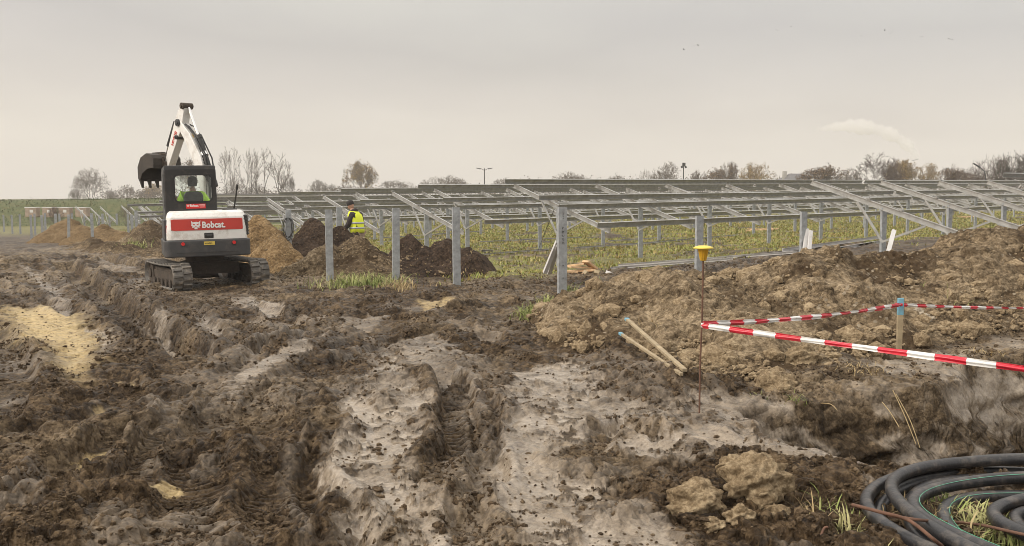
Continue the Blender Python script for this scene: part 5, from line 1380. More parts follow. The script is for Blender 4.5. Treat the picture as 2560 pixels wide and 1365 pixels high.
# ------------------------------------------------------------------ loose steel on the ground
def ground_bar(p0, p1, lab, n=1, w=.06, h=.045, mat=None, lift=.03, name='loose_rail', grp='loose rails lying on the ground', rot=0):
    a, b = gp(*p0), gp(*p1); a.z = base1(a.x, a.y) + lift + .05; b.z = base1(b.x, b.y) + lift + .05
    g = MB(); g.cbar(a, b, up=(0, .25, 1), h=h, w=w, t=.008, lip=.0, flip=1)
    o = g.build(name, [mat or M_BARW]); tag(o, lab, 'rail', grp); return o
ground_bar((1528, 676), (1830, 655), 'long rail lying on mud right of the split wood, left front piece', h=.07, w=.10)
ground_bar((1545, 671), (1990, 640), 'long rail lying behind the left front piece, passing the yellow capped rod', h=.07, w=.09, lift=.05)
ground_bar((1780, 656), (2030, 634), 'rail lying across the rod and the soil ridge, front piece on the right', h=.09, w=.10, lift=.06)
ground_bar((1960, 640), (2212, 603), 'long bright rail in the stack right of the double leaning bars', h=.10, w=.12, lift=.12)
ground_bar((2060, 634), (2210, 609), 'lower rail of the stack right of the double leaning bars', h=.09, w=.12, lift=.03)
ground_bar((1208, 641), (1392, 626), 'bright loose rail by the right foot of the dark wet heap', h=.05, w=.09)
ground_bar((1440, 624), (1640, 610), 'loose rail on grass behind the nearest posts, middle piece', h=.06, w=.09)
ground_bar((1600, 613), (1838, 592), 'loose rail on grass under the nearest table, right piece', h=.06, w=.09)
ground_bar((1522, 606), (1662, 597), 'thin loose rail farther back in the grass', h=.04, w=.08)
ground_bar((1200, 608), (1452, 597), 'thin loose rail behind the dark wet heap', h=.04, w=.08)
ground_bar((925, 600), (1130, 585), 'loose rail right of the worker, behind the pointed heap', h=.05, w=.09)
ground_bar((945, 608), (1070, 600), 'second loose rail just right of the worker', h=.05, w=.09)
ground_bar((1080, 590), (1210, 580), 'loose rail in the grass below the long tables', h=.05, w=.09)
ground_bar((257, 551), (400, 548), 'long pale rail below the small tilted frames on the left', h=.16, w=.10, lift=.15)
ground_bar((1205, 634), (1232, 634), 'flat white offcut lying beside the dark wet heap', h=.10, w=.25, lift=.04)
for k, (p, s) in enumerate((((1645, 671), 'small white clip on the loose rails, left one'), ((1710, 664), 'small white clip on the loose rails, middle one'), ((1745, 661), 'small white clip on the loose rails, right one'))):
    q = gp(*p); g = MB(); g.box((0, 0, .0), (.07, .06, .11)); g.box((.02, -.02, .07), (.10, .02, .03)); o = g.build('rail_clip', [M_ALU], bevel=.006); o.location = (q.x, q.y - .05, base1(q.x, q.y) + .07); o.rotation_euler = (.1, .15 * k, .4); tag(o, s, 'clip', 'clips on the loose rails')
def lean(pb, pt, Y0, Y1, lab, w=.09, h=.06):
    a, b = atY(*pb, Y0), atY(*pt, Y1); g = MB(); g.cbar(a, b, up=(1, .2, 0), h=w, w=h, t=.008, lip=.012, flip=1)
    tag(g.build('leaning_bar', [M_BARW]), lab, 'bar', 'white steel bars leaning on posts')
lean((1362, 682), (1394, 604), 16.6, 16.25, 'white bar leaning on the tallest post, left one of the pair', .07)
lean((1373, 683), (1396, 612), 16.8, 16.25, 'white bar leaning on the tallest post, right one of the pair', .07)
lean((2011, 625), (2018, 572), 21.2, 21.4, 'white bar leaning on the ridge post, taller left one of two', .075)
lean((2023, 626), (2027, 577), 21.1, 21.3, 'white bar leaning on the ridge post, shorter right one of two', .075)
lean((2217, 643), (2235, 576), 21.0, 21.6, 'single white bar leaning left against the first bare tilted frame', .085)

# ------------------------------------------------------------------ wood
def board(c, L, w, t, rz, tilt, mat, lab, roll=0, name='wood_piece', grp='pieces of split wood in a pile'):
    g = MB(); n = 8; rnd = random.Random(hash((round(c[0], 2), round(c[2], 2))) & 1023)
    for i in range(n): pass
    g.box((0, 0, 0), (L, w, t)); me = g.mesh(name, [mat], bevel=.004, seg=1)
    bm = bmesh.new(); bm.from_mesh(me); bmesh.ops.subdivide_edges(bm, edges=[e for e in bm.edges if e.calc_length() > .1], cuts=5)
    for v in bm.verts: v.co += Vector((0, .06 * w * math.sin(v.co.x * 9 + c[0] * 7), .12 * t * math.sin(v.co.x * 7 + c[1] * 5))); v.co *= 1 + rnd.uniform(-.012, .012)
    bm.to_mesh(me); bm.free()
    o = link(name, me); o.location = c; o.rotation_euler = (roll, tilt, rz); tag(o, lab, 'wood', grp); return o
WP = gp(1452, 693); wz = base1(WP.x, WP.y)
specs = [(-.05, .0, .06, .75, .14, .05, .05, .02, 'longest bottom board of the split wood pile'), (.05, .12, .14, .62, .16, .05, -.15, -.05, 'brown board in the middle of the wood pile'), (-.1, .22, .10, .7, .12, .05, .2, 0, 'rear bottom board of the wood pile'),
         (.0, .1, .22, .55, .16, .04, .35, .08, 'board crossing over the middle of the wood pile'), (-.12, .1, .27, .42, .12, .04, -.25, -.1, 'topmost left splinter of the wood pile'), (.22, .12, .27, .38, .2, .05, .7, .55, 'broad curled bark piece standing at the right of the pile'),
         (-.28, -.05, .14, .42, .1, .05, .1, .1, 'left front board of the wood pile'), (-.2, -.18, .04, .4, .09, .05, -.1, 0, 'thin pale slat in front of the wood pile'), (.1, .15, .34, .34, .14, .03, -.5, -.15, 'thin sheet of bark on top of the pile')]
for i, (dx, dy, dz, L, w_, t_, rz, ti, lab) in enumerate(specs): board((WP.x + dx, WP.y + dy, wz + dz), L, w_, t_, rz, ti, [M_WOOD2, M_WOOD2, M_WOOD, M_WOOD2, M_WOOD2, M_RUST if False else M_WOOD2][i % 6], lab)
for i, (px, py, rz, lab) in enumerate(((1478, 690, 1.2, 'pale split log standing right of the wood pile, left of three'), (1492, 694, 1.45, 'pale split log standing right of the wood pile, middle of three'), (1468, 694, .8, 'pale split log lying against the pile'), (1524, 692, 1.2, 'white block lying apart, right of the wood pile'))):
    q = gp(px, py); board((q.x, q.y, base1(q.x, q.y) + .07), .22, .12, .09, rz, .7 if i < 3 else .2, M_WRAP if i == 3 else M_WOOD, lab, roll=.3)
def twig_pile(px, py, w_, lab, seed):
    q = gp(px, py); rnd = random.Random(seed); g = MB(); sc = q.y / F
    for i in range(46):
        a = rnd.uniform(0, PI); l = rnd.uniform(.15, .5); x, y, z = rnd.gauss(0, w_ * sc * .3), rnd.gauss(0, .25), rnd.uniform(.02, .14)
        M = Matrix.Translation((x, y, z)) @ Matrix.Rotation(a, 4, 'Z') @ Matrix.Rotation(rnd.uniform(-.3, .3), 4, 'Y'); g.box((0, 0, 0), (l, rnd.uniform(.04, .10), .03), 0, M)
    o = g.build('wood_scraps', [M_WOOD2]); o.location = (q.x, q.y, base1(q.x, q.y)); tag(o, lab, 'wood scraps', kind='stuff')
twig_pile(1900, 578, 60, 'scattered pale wood scraps in the meadow under the tables', 3)
twig_pile(2425, 545, 40, 'far scattered wood scraps in the meadow at the right', 5)

# marker rod with yellow cap
rb = gp(1748, 1056); rz_ = gz(rb.x, rb.y)
top = atY(1758, 648, rb.y + .06)
rod = thing('marker_rod', 'thin rusty steel rod with a bright yellow plastic cap, holding the end of the tape', 'marker rod', (rb.x, rb.y, rz_))
tl = top - Vector((rb.x, rb.y, rz_))
g = MB(); g.tube([(0, 0, -.3), (0, 0, 0), tl * .33 + Vector((-.004, 0, 0)), tl * .66 + Vector((.003, 0, 0)), tl], .0072, 8); g.build('rod', [M_RUST], rod)
s_ = rb.y / F
g = MB(); g.lathe([(.020, 0), (.024, .002), (.040, .095), (.043, .098)], n=24, c=tl - Vector((0, 0, .012))); cp1 = g.build('cap_cup', [M_YEL], rod)
g = MB(); g.lathe([(.040, .088), (.078, .097), (.080, .103), (.066, .112), (.04, .120), (.0, .122)], n=28, c=tl - Vector((0, 0, .012))); g.build('cap_rim', [M_YEL2], rod)
g = MB()
for i in range(12):
    a = 2 * PI * i / 12; c_, s2_ = math.cos(a), math.sin(a); b0 = tl - Vector((0, 0, .012))
    g.tube([b0 + Vector((.0235 * c_, .0235 * s2_, .004)), b0 + Vector((.041 * c_, .041 * s2_, .094))], .0028, 4)
g.build('cap_ribs', [M_YEL], rod)
# upright stake with blue top
sb = gp(2246, 895); szt = atY(2252, 745, sb.y)
stk = thing('wooden_stake', 'upright wooden stake with a pale blue painted top holding the tape corner', 'stake', (sb.x, sb.y, surf(sb.x, sb.y)))
hh = szt.z - surf(sb.x, sb.y); lx = szt.x - sb.x
g = MB(); g._add([(-.026, -.02, -.3), (.026, -.02, -.3), (.026, .02, -.3), (-.026, .02, -.3), (lx * .75 - .03, -.02, hh - .19), (lx * .75 + .03, -.02, hh - .19), (lx * .75 + .03, .02, hh - .19), (lx * .75 - .03, .02, hh - .19)], [(0, 3, 2, 1), (4, 5, 6, 7), (0, 1, 5, 4), (1, 2, 6, 5), (2, 3, 7, 6), (3, 0, 4, 7)])
g.build('stake_shaft', [M_WOOD], stk, bevel=.003)
g = MB(); g.box((lx * .9, 0, hh - .095), (.062, .043, .188)); g.build('painted_top', [M_BLUE], stk, bevel=.004)
# two discarded stakes lying on the soil
def lying(p0, p1, Y0, Y1, lab, wd=.055):
    a = atY(*p0, Y0); b = atY(*p1, Y1)
    d = (b - a).normalized(); L = (b - a).length; tk = .03
    side_ = Vector((0, 0, 1)).cross(d).normalized(); upv = d.cross(side_)
    M = Matrix((( d.x, side_.x, upv.x, a.x), (d.y, side_.y, upv.y, a.y), (d.z, side_.z, upv.z, a.z), (0, 0, 0, 1)))
    o = thing('wooden_stake', lab, 'stake')
    g = MB(); g.box((L / 2 + .05, 0, 0), (L - .1, wd, .028)); me = g.mesh('stake_shaft', [M_WOOD], bevel=.004); me.transform(M); link('stake_shaft', me, o)
    g = MB(); g.box((.05, 0, 0), (.10, wd + .003, .031)); me = g.mesh('painted_top', [M_BLUE], bevel=.004); me.transform(M); link('painted_top', me, o)
def fitY(px, py, hint):
    best = None
    for i in range(60):
        Y = hint - 3 + i * .1; p = atY(px, py, Y); s = surf(p.x, p.y)
        if p.z <= s + .05: return Y - .06
    return hint
lying((1566, 797), (1712, 926), fitY(1566, 797, 11.5) - .08, fitY(1712, 926, 9.6) - .05, 'broad discarded stake with blue tip lying on the slope, upper one of two', .046)
lying((1550, 833), (1704, 936), fitY(1550, 833, 11) - .08, fitY(1704, 936, 9.6) - .08, 'thin discarded stake with blue tip lying on the slope, lower one of two', .034)

# barrier tape
def tape(pts, lab, wd=.042, stripe=.19, phase=0, parent=None, twist=0):
    pts = [Vector(p) for p in pts]; seg = []
    tot = sum((pts[i + 1] - pts[i]).length for i in range(len(pts) - 1))
    step = .02; n = int(tot / step); out = []
    acc = [0]
    for i in range(len(pts) - 1): acc.append(acc[-1] + (pts[i + 1] - pts[i]).length)
    for k in range(n + 1):
        s = k * tot / n
        for i in range(len(pts) - 1):
            if s <= acc[i + 1] + 1e-6: t = (s - acc[i]) / (acc[i + 1] - acc[i]); p = pts[i].lerp(pts[i + 1], t); d = (pts[i + 1] - pts[i]).normalized(); break
        out.append((s, p, d))
    cols = 7; vs = []; fs = []; ms = []
    for k, (s, p, d) in enumerate(out):
        nrm = Vector((0, 0, 1)).cross(d).normalized(); a0 = .25 * math.sin(s * 1.3 + phase) + twist * s
        up = Vector((0, 0, 1)) * math.cos(a0) + nrm * math.sin(a0); nn = d.cross(up)
        for c in range(cols):
            u = c / (cols - 1) - .5; fold = .010 * math.cos(u * 9 + .8 * math.sin(s * 3)) + .003 * math.sin(s * 22 + c)
            w2 = wd * (1 + .14 * math.sin(s * 4.1 + phase))
            vs.append(p + up * u * w2 + nn * fold)
    for k in range(len(out) - 1):
        for c in range(cols - 1):
            fs.append((k * cols + c, k * cols + c + 1, (k + 1) * cols + c + 1, (k + 1) * cols + c)); ms.append(int((out[k][0] + phase) / stripe) % 2)
    me = mesh_from('tape', vs, fs, [M_TR, M_TW], True, ms); o = link('barrier_tape', me); s_ = o.modifiers.new('t', 'SOLIDIFY'); s_.thickness = .0012
    if lab: tag(o, lab, 'barrier tape', 'red and white tape round the pit')
    return o
T0 = atY(1757, 813, rb.y + .03); T1 = atY(2250, 762, sb.y - .03)
def sag(a, b, s, n=12): return [a.lerp(b, i / n) - Vector((0, 0, s * 4 * (i / n) * (1 - i / n))) for i in range(n + 1)]
tape(sag(T0 + Vector((.0, 0, .01)), T1, .035), 'red and white tape running back from the yellow capped rod to the blue topped stake', .042, .21, .0)
T2 = atY(2560, 917, 5.95); T3 = T0 + (T2 - T0) * 2.2
tape(sag(T0 - Vector((.01, .01, 0)), T3, .012, 24), 'nearest and widest red and white tape running from the rod to the right edge', .042, .19, .14)
T4 = atY(2560, 767, 12.3); T5 = T1 + (T4 - T1) * 1.6
tape(sag(T1, T5, .02), 'far red and white tape running from the blue topped stake to the right edge', .036, .21, .05)
g = MB(); g.box((0, 0, 0), (.030, .026, .040)); o = g.build('tape_knot', [M_TW], bevel=.008); o.location = T0; tag(o, 'white tape wrapped round the thin rusty rod', 'tape')
g = MB(); g.box((0, 0, 0), (.068, .052, .030)); o = g.build('tape_knot', [M_TR], bevel=.006); o.location = (T1.x, sb.y, T1.z); tag(o, 'red tape wrapped round the blue top of the stake', 'tape')

# ------------------------------------------------------------------ conduit coils
def loop(cx, cy, rad, z0, z1, a0, a1, ph=0, ecc=1.0, n=90):
    out = []
    for i in range(n + 1):
        t = i / n; a = a0 + (a1 - a0) * t
        rr_ = rad * (1 + .018 * math.sin(3 * a + ph) + .012 * math.sin(5 * a + 2 * ph))
        out.append((cx + rr_ * math.cos(a), cy + rr_ * ecc * math.sin(a), z0 + (z1 - z0) * t + .02 * math.sin(2 * a + ph)))
    return out
coil = thing('conduit_coil', 'big coil of thick black plastic conduit lying at the lower right corner', 'conduit coil', (0, 0, 0))
zg = gz(2.2, 4.6)
CO = [(3.22, 4.66, 1.29, .06, .06, .0), (3.24, 4.64, 1.215, .10, .11, 1.0), (3.20, 4.62, 1.13, .0, .0, 2.0), (2.97, 4.54, .88, .10, .12, .4), (3.01, 4.52, .81, .03, .04, 1.7), (3.22, 4.65, 1.27, -.03, -.03, 3.1)]
for k, (cx_, cy_, rd, za, zb, ph) in enumerate(CO):
    pts = loop(cx_, cy_, rd, za + .05, zb + .05, R(-15), R(345), ph)
    g = MB(); g.tube(pts, .0365, 14); g.build('conduit_turn', [M_PIPE], coil)
    if k in (3, 4):
        g = MB(); g.tube([(p[0] - (p[0] - cx_) / rd * .028, p[1] - (p[1] - cy_) / rd * .028, p[2] + .0295) for p in pts], .0016, 5); g.build('green_line', [M_GREENLN], coil)
coil2 = thing('conduit_coil', 'smaller inner coil of black conduit cut off by the right edge of the photo', 'conduit coil', (0, 0, 0))
for k, (cx_, cy_, rd, za, ph) in enumerate(((3.06, 4.5, .60, .10, .3), (3.08, 4.5, .53, .05, 1.4), (3.07, 4.48, .47, .15, 2.2))):
    g = MB(); g.tube(loop(cx_, cy_, rd, za + .05, za + .07, R(-10), R(350), ph, n=60), .0365, 14); g.build('conduit_turn', [M_PIPE], coil2)
def soft_line(pts, r, name, mat, lab, cat, seg=8):
    P = [Vector(p) for p in pts]; out = []
    for i in range(len(P) - 1):
        p0, p1, p2, p3 = P[max(0, i - 1)], P[i], P[i + 1], P[min(len(P) - 1, i + 2)]
        for k in range(seg):
            t = k / seg; out.append(.5 * ((2 * p1) + (-p0 + p2) * t + (2 * p0 - 5 * p1 + 4 * p2 - p3) * t * t + (-p0 + 3 * p1 - 3 * p2 + p3) * t ** 3))
    out.append(P[-1]); g = MB(); g.tube(out, r, 8); return tag(g.build(name, [mat]), lab, cat)
def az(px, py, z): return atZ(px, py, z)
soft_line([az(2132, 1262, .25), az(2200, 1280, .29), az(2270, 1300, .27), az(2330, 1345, .24), az(2362, 1375, .15), az(2380, 1420, .05)], .009, 'tie_rope', M_RUST, 'reddish brown rope lying across the left turns of the big conduit coil', 'rope')
soft_line([az(2222, 1288, .2), az(2300, 1300, .22), az(2380, 1305, .12), az(2450, 1312, .10), az(2530, 1330, .2), az(2600, 1345, .2)], .008, 'tie_rope', M_RUST, 'second reddish rope running behind toward the smaller coil', 'rope')
soft_line([az(2040, 1380, .03), az(2058, 1325, .10), az(2070, 1318, .11)], .007, 'tie_rope', M_RUST, 'short rope end sticking from the soil left of the coil', 'rope')
for p0, p1, p2, lab in (((2240, 985), (2275, 1050), (2300, 1120), 'longest dry root hanging down the pit wall'), ((2232, 975), (2262, 1040), (2290, 1110), 'second dry root hanging beside the longest one'), ((2205, 1005), (2225, 1030), (2248, 1068), 'short dry root left of the long hanging ones'), ((2040, 1008), (2075, 1010), (2092, 1024), 'short pale root lying on the pit edge')):
    Yf = 8.0
    soft_line([atY(*p0, Yf + .05), atY(*p1, Yf - .12), atY(*p2, Yf - .25)], .0035, 'dry_root', M_STRAW, lab, 'root')
g = MB(); q = gp(1437, 1288); g.tube([(q.x - .005, q.y, gz(q.x, q.y)), (q.x + .01, q.y + .01, gz(q.x, q.y) + .05)], .002, 5); tag(g.build('twig', [M_WIRE]), 'tiny dark twig sticking out of the slick clay', 'twig')

# ------------------------------------------------------------------ grass
def blades(name, P, hmin, hmax, mat, seed=1, wd=.006, bend=.6):
    """P: (n,3) base points"""
    rs = np.random.RandomState(seed); n = len(P); P = np.asarray(P, float)
    h = hmin + (hmax - hmin) * rs.rand(n) ** 1.5; a = rs.rand(n) * 2 * PI; b = bend * (.3 + rs.rand(n)); wdt = np.asarray(wd) * (.6 + .8 * rs.rand(n))
    dx, dy = np.cos(a), np.sin(a); sx, sy = -dy, dx
    lv = []
    for t, wf in ((0, 1), (.4, .85), (.75, .55), (1.0, .05)):
        z = h * (t - .38 * b * t * t); o = h * b * t * t * .9
        for s in (-1, 1): lv.append(np.stack([P[:, 0] + dx * o + s * sx * wdt * wf, P[:, 1] + dy * o + s * sy * wdt * wf, P[:, 2] + z], -1))
    co = np.stack(lv, 1).reshape(-1, 3); b0 = np.arange(n)[:, None] * 8
    f = np.concatenate([b0 + np.array([[0, 1, 3, 2]]), b0 + np.array([[2, 3, 5, 4]]), b0 + np.array([[4, 5, 7, 6]])], 1).reshape(-1, 4)
    return mesh_from(name, co, f, [mat], smooth=True)
def tuft(px, py, wpx, n, hm, lab, seed, mat=M_TUFT, depth=.35, hmin=.1, bend=.9, wd=.006):
    q = gp(px, py); rs = np.random.RandomState(seed); s = q.y / F * wpx / 2
    x = q.x + rs.randn(n) * s * .5; y = q.y + rs.randn(n) * depth * .5
    c = np.array([surf(a, b) for a, b in zip(x[::6], y[::6])]); z = np.repeat(c, 6)[:n]
    o = link('grass_tuft', blades('grass_tuft', np.stack([x, y, z - .01], -1), hmin, hm, mat, seed, wd, bend)); tag(o, lab, 'grass tuft'); return o
tuft(905, 722, 210, 700, .42, 'big clump of long green and yellow grass before the pointed heap', 1, depth=.7, wd=.008)
tuft(1000, 728, 90, 260, .22, 'flattened straw coloured grass at the right of the big clump', 2, M_STRAW, depth=.6, wd=.007)
tuft(1330, 800, 80, 420, .26, 'green grass at the left foot of the stony ridge', 3, depth=.5, wd=.005)
tuft(1418, 748, 40, 120, .28, 'thin green grass growing at the foot of the tallest post', 4, wd=.005)
tuft(1372, 770, 50, 160, .22, 'small green tuft between the tallest post and the ridge foot', 14, wd=.005)
tuft(338, 632, 56, 260, .4, 'bright green tuft left of the excavator under a steel post', 5, depth=.8, wd=.012)
tuft(1494, 712, 14, 30, .16, 'tiny green sprout in the mud below the split wood', 6, depth=.1, wd=.006)
tuft(2240, 735, 90, 60, .42, 'long pale grass blades on the ridge above the blue topped stake', 7, depth=.8, bend=1.3, wd=.006)
tuft(2262, 700, 60, 45, .36, 'yellowish grass blades high on the ridge slope', 8, depth=.6, bend=1.2, wd=.006)
tuft(2330, 815, 60, 40, .22, 'sparse pale blades right of the upright stake', 9, depth=.5, bend=1.2, wd=.004)
tuft(1630, 880, 110, 150, .15, 'dry orange straw under the two discarded stakes', 10, M_STRAW, depth=.4, hmin=.05, bend=1.5, wd=.004)
tuft(1900, 1012, 30, 40, .10, 'small grass left of the flattened pale clod', 11, depth=.1, hmin=.04, wd=.0035)
tuft(1990, 1015, 50, 70, .11, 'small grass right of the flattened pale clod', 12, depth=.15, hmin=.04, wd=.0035)
tuft(2150, 960, 130, 120, .12, 'withered grass along the upper pit edge', 13, M_STRAW, depth=.25, hmin=.04, bend=1.3, wd=.004)
tuft(2100, 1340, 90, 150, .20, 'short green grass just left of the conduit coil', 15, depth=.3, hmin=.05, wd=.0045)
tuft(2440, 1350, 170, 300, .20, 'lush green grass inside the big conduit coil', 16, depth=.45, hmin=.06, wd=.006)
tuft(2320, 1350, 100, 180, .16, 'dry yellow grass inside the left of the big coil', 17, M_STRAW, depth=.3, hmin=.05, bend=1.3, wd=.005)
tuft(2020, 1320, 60, 40, .20, 'dry stalks between the tan clods and the coil', 18, M_STRAW, depth=.2, hmin=.05, wd=.004)
tuft(1700, 1300, 40, 22, .12, 'few yellow blades left of the rounded tan clod', 19, M_STRAW, depth=.1, hmin=.05, wd=.004)
tuft(2460, 905, 90, 70, .12, 'withered grass hanging at the right pit edge', 20, M_STRAW, depth=.2, hmin=.05, bend=1.4, wd=.004)
tuft(1150, 690, 90, 70, .16, 'scattered pale grass on the dark wet heap', 21, M_STRAW, depth=.7, hmin=.05, bend=1.4, wd=.006)
# meadow
rs = np.random.RandomState(12); N_ = 620000
yy = 17 + (105 - 17) * rs.rand(N_) ** 1.6; xx = (-.42 + 1.06 * rs.rand(N_)) * yy
mk = np.empty(N_)
for i in range(0, N_, 150000): mk[i:i + 150000] = terrain(xx[i:i + 150000], yy[i:i + 150000], np.full(len(xx[i:i + 150000]), .1))[1][:, 2]
dn = np.clip(fbm(xx, yy, 1.1, 3, 191) * .8 + .85, .3, 1)
kp = rs.rand(N_) < mk * dn * np.clip(yy / 38, .55, 1)
X_, Y_ = xx[kp], yy[kp]; zz = base(X_, Y_)
hs = .22 * np.clip(.8 + .9 * fbm(X_, Y_, .6, 2, 193), .35, 1.5)
me = blades('meadow', np.stack([X_, Y_, zz - .02], -1), .05, .21, M_GRASS, 3, .010 + Y_ * .00028, .8)
tag(link('meadow_grass', me), 'rough green and straw coloured grass growing under the steel tables', 'grass', kind='stuff')
print('blades', kp.sum())

# ------------------------------------------------------------------ green bank on the left
def bank():
    xs = np.linspace(-190, -22, 150); ys = np.linspace(-9, 22, 50); X, V = np.meshgrid(xs, ys); x = X.ravel(); v = V.ravel()
    yc = 122 + (x + 60) * .05; y = yc + v
    zt = np.interp(x, [-190, -68, -40, -33, -26], [1.1, 1.15, 1.5, 1.3, -1.6]); zb = base(x, y) - .3
    pr = sst(-8.5, -1.0, v) * (1 - sst(10, 21, v)); z = zb + (zt - zb) * pr + .10 * fbm(x, y, .25, 3, 7) * pr
    nx, ny = len(xs), len(ys); i = np.arange(nx * ny).reshape(ny, nx)
    f = np.stack([i[:-1, :-1], i[:-1, 1:], i[1:, 1:], i[1:, :-1]], -1).reshape(-1, 4)
    m = grass_mat('bank_grass', [(0.35, (0.055, 0.075, 0.025)), (0.5, (0.085, 0.10, 0.035)), (0.65, (0.14, 0.125, 0.055))])
    o = link('embankment', mesh_from('embankment', np.stack([x, y, z], -1), f, [m])); tag(o, kind='structure')
    rs = np.random.RandomState(8); n = 26000; xx = -190 + 168 * rs.rand(n); vv = -8.5 + 12 * rs.rand(n); yy = 122 + (xx + 60) * .05 + vv
    zt = np.interp(xx, [-190, -68, -40, -33, -26], [1.1, 1.15, 1.5, 1.3, -1.6]); zb = base(xx, yy) - .3; zz = zb + (zt - zb) * sst(-8.5, -1.0, vv) * (1 - sst(10, 21, vv))
    tag(link('bank_grass', blades('bank_grass', np.stack([xx, yy, zz - .05], -1), .10, .34, m, 5, .05, .5)), 'short green grass covering the bank on the left', 'grass', kind='stuff')
bank()
# wrapped crates at the foot of the bank
for k, (px, lab) in enumerate(((82, 'leftmost wrapped crate with a white label under the green bank'), (125, 'second wrapped crate from the left, dark brush before it'), (165, 'third wrapped crate from the left'), (207, 'rightmost wrapped crate, behind a small tilted frame'))):
    Y = 104; a = atY(px, 543, Y); b = atY(px, 518.5, Y)
    o = thing('wrapped_crate', lab, 'crate', (a.x, Y, a.z), 0, 'wrapped crates below the bank'); h = b.z - a.z
    g = MB(); g.box((0, 0, h / 2), (1.25, .9, h - .1)); g.build('crate_body', [M_CARD], o, bevel=.03)
    g = MB(); g.box((0, 0, h - .01), (1.32, .98, .08)); g.build('crate_lid', [M_WRAP], o, bevel=.02)
    g = MB(); g.box((.1, -.46, h * .62), (.36, .02, .30)); g.build('paper_label', [M_WRAP], o)
    g = MB(); [g.box((x, 0, .04), (.12, .9, .1)) for x in (-.5, 0, .5)]; g.box((0, 0, .09), (1.25, .92, .03)); g.build('pallet', [M_WOOD], o)

# ------------------------------------------------------------------ trees
def grow(seed, kind):
    rnd = random.Random(seed); segs = []; tips = []
    P = {'vase': dict(h=1.0, n0=3, spread=.48, up=.30, lv=5, lr=.72, trunk=.10, kids=(2, 3), wig=.11),
         'round': dict(h=1.0, n0=5, spread=.75, up=.16, lv=6, lr=.74, trunk=.20, kids=(2, 3), wig=.14),
         'shrub': dict(h=1.0, n0=9, spread=.72, up=.10, lv=5, lr=.72, trunk=.03, kids=(2, 3), wig=.16),
         'airy': dict(h=1.0, n0=5, spread=.6, up=.30, lv=6, lr=.72, trunk=.16, kids=(2, 3), wig=.15)}[kind]
    def br(p, d, l, r, lv):
        n = 3; q = p
        for i in range(n):
            d = (d + Vector((rnd.gauss(0, P['wig']), rnd.gauss(0, P['wig']), rnd.gauss(0, P['wig']) + P['up'] * .12))).normalized()
            q2 = q + d * l / n; r2 = r * (.88 if lv > 0 else .75); segs.append((q, q2, r, r2, lv)); 
            if lv <= P['lv'] - 2 and lv > 0 and rnd.random() < .85:
                a = rnd.uniform(0, 2 * PI); o = d.orthogonal().normalized(); o2 = d.cross(o); dd = (d * .75 + (o * math.cos(a) + o2 * math.sin(a)) * P['spread'] * 1.1).normalized()
                br(q2, dd, l * P['lr'] * .8, r2 * .55, max(0, lv - 2))
            q = q2; r = r2
        if lv == 0: tips.append(q); return
        k = rnd.randint(*P['kids'])
        a0 = rnd.uniform(0, 2 * PI)
        for i in range(k):
            a = a0 + 2 * PI * i / k + rnd.gauss(0, .3); o = d.orthogonal().normalized(); o2 = d.cross(o)
            dd = (d + (o * math.cos(a) + o2 * math.sin(a)) * P['spread'] * rnd.uniform(.7, 1.2) + Vector((0, 0, P['up'] * .5))).normalized()
            br(q, dd, l * P['lr'] * rnd.uniform(.85, 1.15), r * .66, lv - 1)
    b = Vector((0, 0, -.03)); tz = P['trunk']; r0 = .018
    if kind in ('round', 'airy'):
        segs.append((b, Vector((0, 0, tz)), r0, r0 * .85, 9))
        for i in range(P['n0']):
            a = 2 * PI * i / P['n0'] + rnd.gauss(0, .3); s = rnd.uniform(.3, 1.1) * P['spread']; br(Vector((0, 0, tz * rnd.uniform(.7, 1))), Vector((math.cos(a) * s, math.sin(a) * s, 1)).normalized(), .26, r0 * .6, P['lv'] - 1)
    else:
        for i in range(P['n0']):
            a = 2 * PI * i / P['n0'] + rnd.gauss(0, .4); s = rnd.uniform(.15, 1.0) * P['spread']; br(b + Vector((math.cos(a), math.sin(a), 0)) * .03, Vector((math.cos(a) * s, math.sin(a) * s, 1)).normalized(), .30, r0 * (.8 if kind == 'vase' else .5), P['lv'] - 1)
    zmax = sorted(s[1].z for s in segs)[int(len(segs) * .985)]; xr = sorted(abs(s[1].x) for s in segs)[int(len(segs) * .95)]
    if kind == 'shrub': cz, rz, rx = .30, .72, 1.05
    elif kind == 'vase': cz, rz, rx = .62, .42, .95
    else: cz, rz, rx = .58, .46, 1.0
    def inside(q):
        z = q.z / zmax; x = math.hypot(q.x, q.y) / xr / rx; n_ = 1 + .10 * math.sin(5 * math.atan2(q.y, q.x) + 7 * z + seed) + .07 * math.sin(11 * math.atan2(q.y, q.x) - 9 * z)
        return (x ** 2 + ((z - cz) / rz) ** 2) < n_ or (z < .35 and x < .8)
    segs = [s for s in segs if s[4] >= 4 or inside(s[1])]; tips = [t for t in tips if inside(t)] or tips[:5]
    k = 1 / max(s[1].z for s in segs)
    return [(a * k, b * k, r * k, r2 * k, l) for a, b, r, r2, l in segs], [t * k for t in tips]
